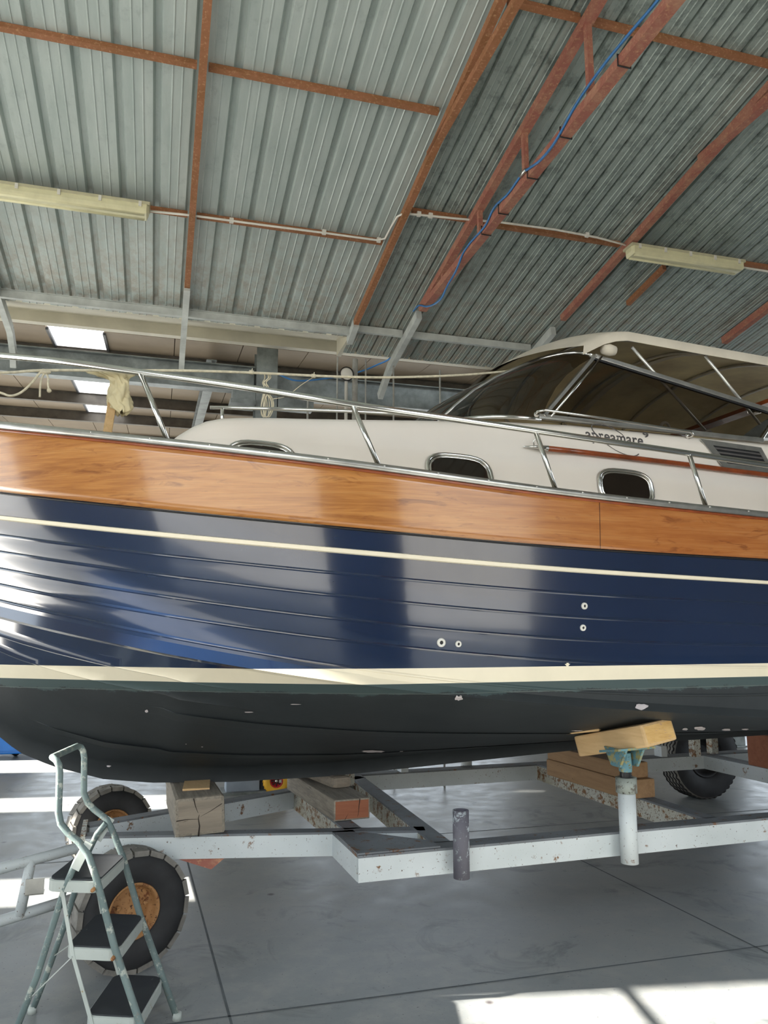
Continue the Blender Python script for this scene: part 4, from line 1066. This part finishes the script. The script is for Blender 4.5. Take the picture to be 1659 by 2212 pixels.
# support jack with timber pad
jk = thing('support_jack', 'screw jack with green blue chipped swivel head under the hull', 'jack', B.w(1.42, -1.2, .845))
pipe('collar', 1.42, -1.2, .845, .925, .057, M_colr, jk, .03)
bm = bm_new(); lathe(bm, [(0, .0), (0, .034)] + sum([[(.006 + .01 * k, .034), (.011 + .01 * k, .028)] for k in range(14)], []) + [(.15, .0)], B.w(1.42, -1.2, .90), (0, 0, 1), 20); build('screw_shaft', bm, M_seal, jk)
bm = bm_new(); lathe(bm, [(0, .02), (0, .036), (.03, .038), (.1, .034), (.1, .0)], B.w(1.42, -1.2, .955), (0, 0, 1), 8, smooth=False); build('nut', bm, M_verd, jk, label='yellow green corroded nut')
for s in (-.065, .045):
    bm = bm_new(); c = 1.42 + s; prism(bm, [B.w(c, -1.30, 1.08), B.w(c, -1.10, 1.08), B.w(c, -1.16, .985), B.w(c, -1.24, .985)], B.a * .014); build('swivel_cheek', bm, M_verd, jk)
bm = bm_new(); prism(bm, [B.w(1.31, -1.30, 1.078), B.w(1.55, -1.30, 1.085), B.w(1.55, -1.12, 1.055), B.w(1.31, -1.12, 1.05)], (0, 0, .012)); build('head_plate', bm, M_verd, jk)
M_crack = flat('dark_wood_crack', (44, 36, 30), .9)
def timber(p0, p1, w, h, label, mat, up=Vector((0, 0, 1)), bev=.008, name='timber_block', endm=None, cat='timber', cracks=()):
    bm = bm_new(); fs = bar(bm, p0, p1, w, h, up)
    p0 = Vector(p0); d_ = (Vector(p1) - p0).normalized(); s_ = d_.cross(up).normalized(); u_ = s_.cross(d_)
    if endm:
        fs[0].material_index = 1; fs[1].material_index = 1
    if cracks:
        bmesh.ops.bevel(bm, geom=bm.edges[:], offset=bev, segments=2, profile=.6, affect='EDGES', clamp_overlap=True)
        if bev > .015:
            for v in bm.verts: v.co += s_ * .006 * sin(v.co.z * 60) + u_ * .006 * sin(v.co.x * 40)
        for ck in cracks:
            pp = [p0 + s_ * (a * w / 2) + u_ * (b * h / 2) - d_ * .001 for a, b in ck[0]]; n_ = len(pp)
            tube(bm, pp, [ck[1] * (1 - .8 * i / (n_ - 1)) for i in range(n_)], 5, mi=2)
        return one(name, bm, [mat, endm or mat, M_crack], label, cat)
    return one(name, bm, [mat] + ([endm] if endm else []), label, cat, bevel=bev)
M_pineend = mk_wood('pine_end_grain', (204, 160, 96), (222, 184, 120), (176, 140, 128), 9, 18.5, .56)
timber(B.w(1.55, -1.34, 1.175), B.w(1.44, -.84, 1.06), .25, .12, 'yellow pine timber pad on the jack head under the hull', M_pine, Vector((-.12, 0, 1)), .014, endm=M_pineend)
timber(B.w(1.40, -1.02, 1.175), B.w(1.22, -.80, 1.13), .12, .035, 'thin pale wedge between hull and the yellow pine pad', M_pine, Vector((-.1, 0, 1)), .008, 'wood_wedge')
timber(B.w(-.79, -.49, .725), B.w(-.79, .40, .725), .265, .20, 'big weathered square timber under the keel, nearest the bow', M_oldwood, endm=M_grain, bev=.018, cracks=(([(-.05, -1), (-.02, -.5), (-.08, -.1), (-.05, .1)], .005), ([(-.95, -.15), (-.5, -.1), (-.1, -.12)], .003), ([(-.3, .95), (-.2, .5), (-.1, .2)], .003), ([(.85, .6), (.4, .25), (0, 0)], .002)))
timber(B.w(-.80, -.30, .832), B.w(-.74, .2, .832), .15, .012, 'thin whitish board between keel and the big weathered timber', M_pine, name='packing_board', bev=.002)
timber(B.w(.085, -.42, .688), B.w(.02, .62, .688), .225, .12, 'cracked weathered timber with a reddish sawn end on the cross beam', M_oldwood, endm=M_redend, bev=.010, cracks=(([(.42, .95), (.38, .3), (.36, -.2), (.3, -.7)], .003), ([(-.4, -.9), (-.2, -.3)], .0015)))
timber(B.w(.11, -.12, .785), B.w(.0, .45, .79), .13, .07, 'short rounded log on the red-ended timber, under the keel', M_grain, bev=.028)
timber(B.w(.09, .03, .80), B.w(-.05, .5, .80), .10, .012, 'thin dark plank beside the short log under the keel', M_oldwood, name='packing_board', bev=.002)
timber(B.w(2.06, -.45, .69), B.w(2.03, .52, .69), .23, .12, 'brown squared timber on the rear cross beam, lower of two', M_brownw, bev=.01)
timber(B.w(2.06, -.40, .80), B.w(2.03, .52, .80), .21, .10, 'brown squared timber under the keel, upper of the two behind the jack', M_brownw, bev=.01)
timber(B.w(3.87, -.4, .76), B.w(3.87, .4, .76), .26, .26, 'reddish brown timber block at the right picture edge', M_redend, bev=.01)

# ================================================================== LADDER
LO = Vector((-.924, 3.781, 0)); yd = radians(173.7); yw = radians(271.9)
LD = Vector((cos(yd), sin(yd), 0)); LW = Vector((cos(yw), sin(yw), 0)); LWID = .387
def lp(x, y, z): return LO + LD * x + LW * (LWID * y) + Vector((0, 0, z))
lad = thing('step_ladder', 'paint-spattered green grey folding step ladder with hoop handle, three treads', 'step ladder', LO)
frontR = [(0.0, .008), (.089, .203), (.195, .434), (.29, .681), (.341, .782), (.374, .843), (.44, .885), (.475, .915), (.497, .96), (.505, 1.12), (.512, 1.15), (.525, 1.168)]
frontL = [(0.0, .008), (.066, .152), (.19, .434), (.285, .70), (.325, .79), (.37, .84), (.42, .875), (.455, .91), (.468, .955), (.474, 1.12), (.480, 1.15), (.492, 1.168)]
bm = bm_new()
P = [lp(x, 0, z) for x, z in frontR] + [lp(.535, .06, 1.176), lp(.52, .94, 1.176)] + [lp(x, 1, z) for x, z in frontL[::-1]]
tube(bm, P, .0145, 12); build('front_frame', bm, M_ladder, lad)
for j, pts in ((0, [(.375, .83), (.417, .78), (.46, .687), (.507, .533), (.552, .371), (.627, .15), (.68, .008)]), (1, [(.345, .82), (.38, .76), (.425, .651), (.522, .308), (.588, .126), (.63, .008)])):
    bm = bm_new(); tube(bm, [lp(x, j + (.03 if j == 0 else -.03), z) for x, z in pts], .0135, 12); build('rear_leg', bm, M_ladder, lad)
    bm = bm_new(); c = lp(pts[0][0], j, pts[0][1]); bar(bm, c + Vector((0, 0, .02)) - LD * .02, lp(pts[1][0], j, pts[1][1] - .03), .035, .003, LW); build('hinge_plate', bm, M_edge, lad)
def rrect(x0, x1, y0, y1, z, r):
    out = []
    for cx, cy, a0 in ((x1 - r, y1 - r, 0), (x0 + r, y1 - r, 90), (x0 + r, y0 + r, 180), (x1 - r, y0 + r, 270)):
        for k in range(5):
            a = radians(a0 + 22.5 * k); out.append(LO + LD * (cx + r * cos(a)) + LW * (cy + r * sin(a)) + Vector((0, 0, z)))
    return out
for zt in (.173, .428, .685):
    x0 = .393 * zt; x1 = x0 + .235
    bm = bm_new(); grid(bm, [rrect(x0, x1, 0.0, LWID, zt - .045, .045), rrect(x0, x1, 0.0, LWID, zt - .004, .045), rrect(x0 + .006, x1 - .006, .006, LWID - .006, zt, .04), rrect(x0 + .01, x1 - .01, .01, LWID - .01, zt, .04)], 0, False, True)
    st = build('step', bm, M_edge, lad)
    bm = bm_new(); bm.faces.new([bm.verts.new(p) for p in rrect(x0 + .008, x1 - .008, .008, LWID - .008, zt, .04)]);
    R = rrect(x0 + .008, x1 - .008, .008, LWID - .008, zt, .04); prism(bm, R, (0, 0, .006)); build('tread_pad', bm, M_pad, st)
    for y in (0, 1):
        bm = bm_new(); lathe(bm, [(-.006, .008), (.02, .008), (.022, 0)], lp(x0 + .02, y, zt - .025) - LW * (.012 if y == 0 else -.012), LW if y else -LW, 8); build('rivet', bm, M_rim, st)
for y in (0, 1):
    bm = bm_new(); s = .02 if y == 0 else -.0
    bar(bm, lp(.393 * .685 + .16, y, .64), lp(.393 * .428 + .20, y, .40), .004, .016, LD); bar(bm, lp(.393 * .428 + .20, y, .40), lp(.393 * .173 + .20, y, .14), .004, .016, LD)
    build('link_bar', bm, M_edge, lad)
bm = bm_new(); bar(bm, lp(.393 * .428 + .2, 1, .395), lp(.55, .96, .22), .004, .014, LW); bar(bm, lp(.393 * .428 + .2, 0, .395), lp(.60, .04, .24), .004, .014, LW); build('spreader_bar', bm, M_edge, lad)
for x, y in ((0, 0), (0, 1), (.68, .03), (.63, .97)):
    bm = bm_new(); lathe(bm, [(0, .0), (0, .02), (.03, .019), (.03, 0)], lp(x, y, 0), (0, 0, 1), 12); build('rubber_foot', bm, M_edge, lad)

# ================================================================== FAR FLOOR
pw = at_z(597, 1717, 0)
ca = thing('hand_trolley', 'launching trolley with a yellow tyre and red hub under the boat', 'trolley', pw)
nv = ndeg(-85); c = pw + Vector((0, 0, .147))
bm = bm_new(); lathe(bm, [(-.04, .07), (-.045, .10), (-.035, .135), (0, .147), (.035, .135), (.045, .10), (.04, .07)], c, nv, 36)
x = nv.orthogonal().normalized(); y = nv.cross(x)
for k in range(26):
    a = 2 * pi * k / 26; p = c + (x * cos(a) + y * sin(a)) * .143; bar(bm, p - nv * .03, p + nv * .03, .012, .012, (x * cos(a) + y * sin(a)))
wh = build('wheel', bm, M_yel, ca, label='yellow tyre with red hub')
bm = bm_new(); lathe(bm, [(.03, .072), (.036, .06), (.02, .055), (.015, .0)], c, nv, 30); tube(bm, [c + nv * .03 + (x * cos(a) + y * sin(a)) * .065 for a in np.linspace(0, 2 * pi, 28)[:-1]], .008, 6, True); hb = build('hub', bm, M_red, wh)
for k in range(8):
    a = 2 * pi * k / 8; bm = bm_new(); d_ = (x * cos(a) + y * sin(a)); bar(bm, c + nv * .028 + d_ * .015, c + nv * .028 + d_ * .06, .01, .006, nv, 0); build('spoke', bm, M_blk, hb)
bm = bm_new(); lathe(bm, [(.02, .018), (.04, .016), (.045, 0)], c, nv, 12); build('hub_cap', bm, M_steelr, wh)
bm = bm_new(); q0 = G.loc(pw)[0]; t0 = G.loc(pw)[1] + .12
fbox(bm, G, q0 - .5, q0 + .55, t0, t0 + .05, .17, .21); fbox(bm, G, q0 + .02, q0 + .06, t0 - .16, t0 + .1, .13, .16); fbox(bm, G, q0 - .5, q0 + .55, t0 + .6, t0 + .65, .17, .21); fbox(bm, G, q0 - .45, q0 - .4, t0, t0 + .6, .17, .21)
build('frame', bm, M_steelr, ca)
pg = at_z(508, 1716, 0); qg, tg_, _ = G.loc(pg)
gb = thing('grey_box', 'translucent grey plastic box with chamfered corner left of the yellow wheel', 'box', pg)
bm = bm_new(); prism(bm, [G.w(qg - .10, tg_, .02), G.w(qg + .26, tg_, .02), G.w(qg + .26, tg_, .33), G.w(qg + .02, tg_, .33), G.w(qg - .10, tg_, .18)], G.n * .22); build('body', bm, M_grey, gb, bevel=.01)
bm = bm_new(); fbox(bm, G, qg - .14, qg + .5, tg_ - .06, tg_ + .28, 0, .03); build('base', bm, M_galv, gb)
bm = bm_new(); fbox(bm, G, qg + .27, qg + .42, tg_ + .02, tg_ + .24, .03, .33); build('dark_panel', bm, M_frame, gb)
# white crate next to it
pc = at_z(712, 1700, 0)
# blue machine at the left edge
pm = at_z(0, 1640, 0); qm, tm, _ = G.loc(pm)
mc = thing('blue_machine', 'blue and black machine cabinet at the left edge beyond the bow', 'machine', pm)
bm = bm_new(); fbox(bm, G, qm - 1.0, qm + .42, tm, tm + .8, .06, .38); build('base_panel', bm, M_bluem, mc, bevel=.02)
bm = bm_new(); fbox(bm, G, qm - .9, qm + .30, tm - .012, tm, .10, .34); build('door_panel', bm, M_bluem, mc, bevel=.008)
bm = bm_new(); prism(bm, [G.w(qm - 1.0, tm + .04, .38), G.w(qm + .42, tm + .04, .38), G.w(qm - .1, tm + .04, .85), G.w(qm - 1.0, tm + .04, .95)], G.n * .7); bk = build('hood', bm, M_frame, mc)
for r_, (zz, n) in enumerate(((.53, 7), (.47, 8))):
    for k in range(n):
        if k % 3 == 2 and r_ == 0: continue
        bm = bm_new(); x0 = qm - .22 + k * .038; fbox(bm, G, x0, x0 + .026, tm + .033, tm + .04, zz, zz + .035 - .01 * (k % 2)); build('marking', bm, M_white, bk)
for q in (qm - .85, qm + .15):
    bm = bm_new(); c = G.w(q, tm + .3, .06); lathe(bm, [(-.03, .0), (-.03, .06), (.03, .06), (.03, 0)], c, G.n, 18); build('castor', bm, M_blk, mc)
# neighbouring building across the yard behind the viewer
fb = thing('neighbour_building', 'pale rendered building across the yard behind the viewer', 'building', G.w(3, -22, 0))
bm = bm_new(); fbox(bm, G, -30, 40, -30, -22, 0, 6.5); build('walls', bm, M_facade, fb)
bm = bm_new(); fbox(bm, G, -30.2, 40.2, -30.2, -21.8, 6.5, 6.8); build('parapet', bm, M_frame, fb)
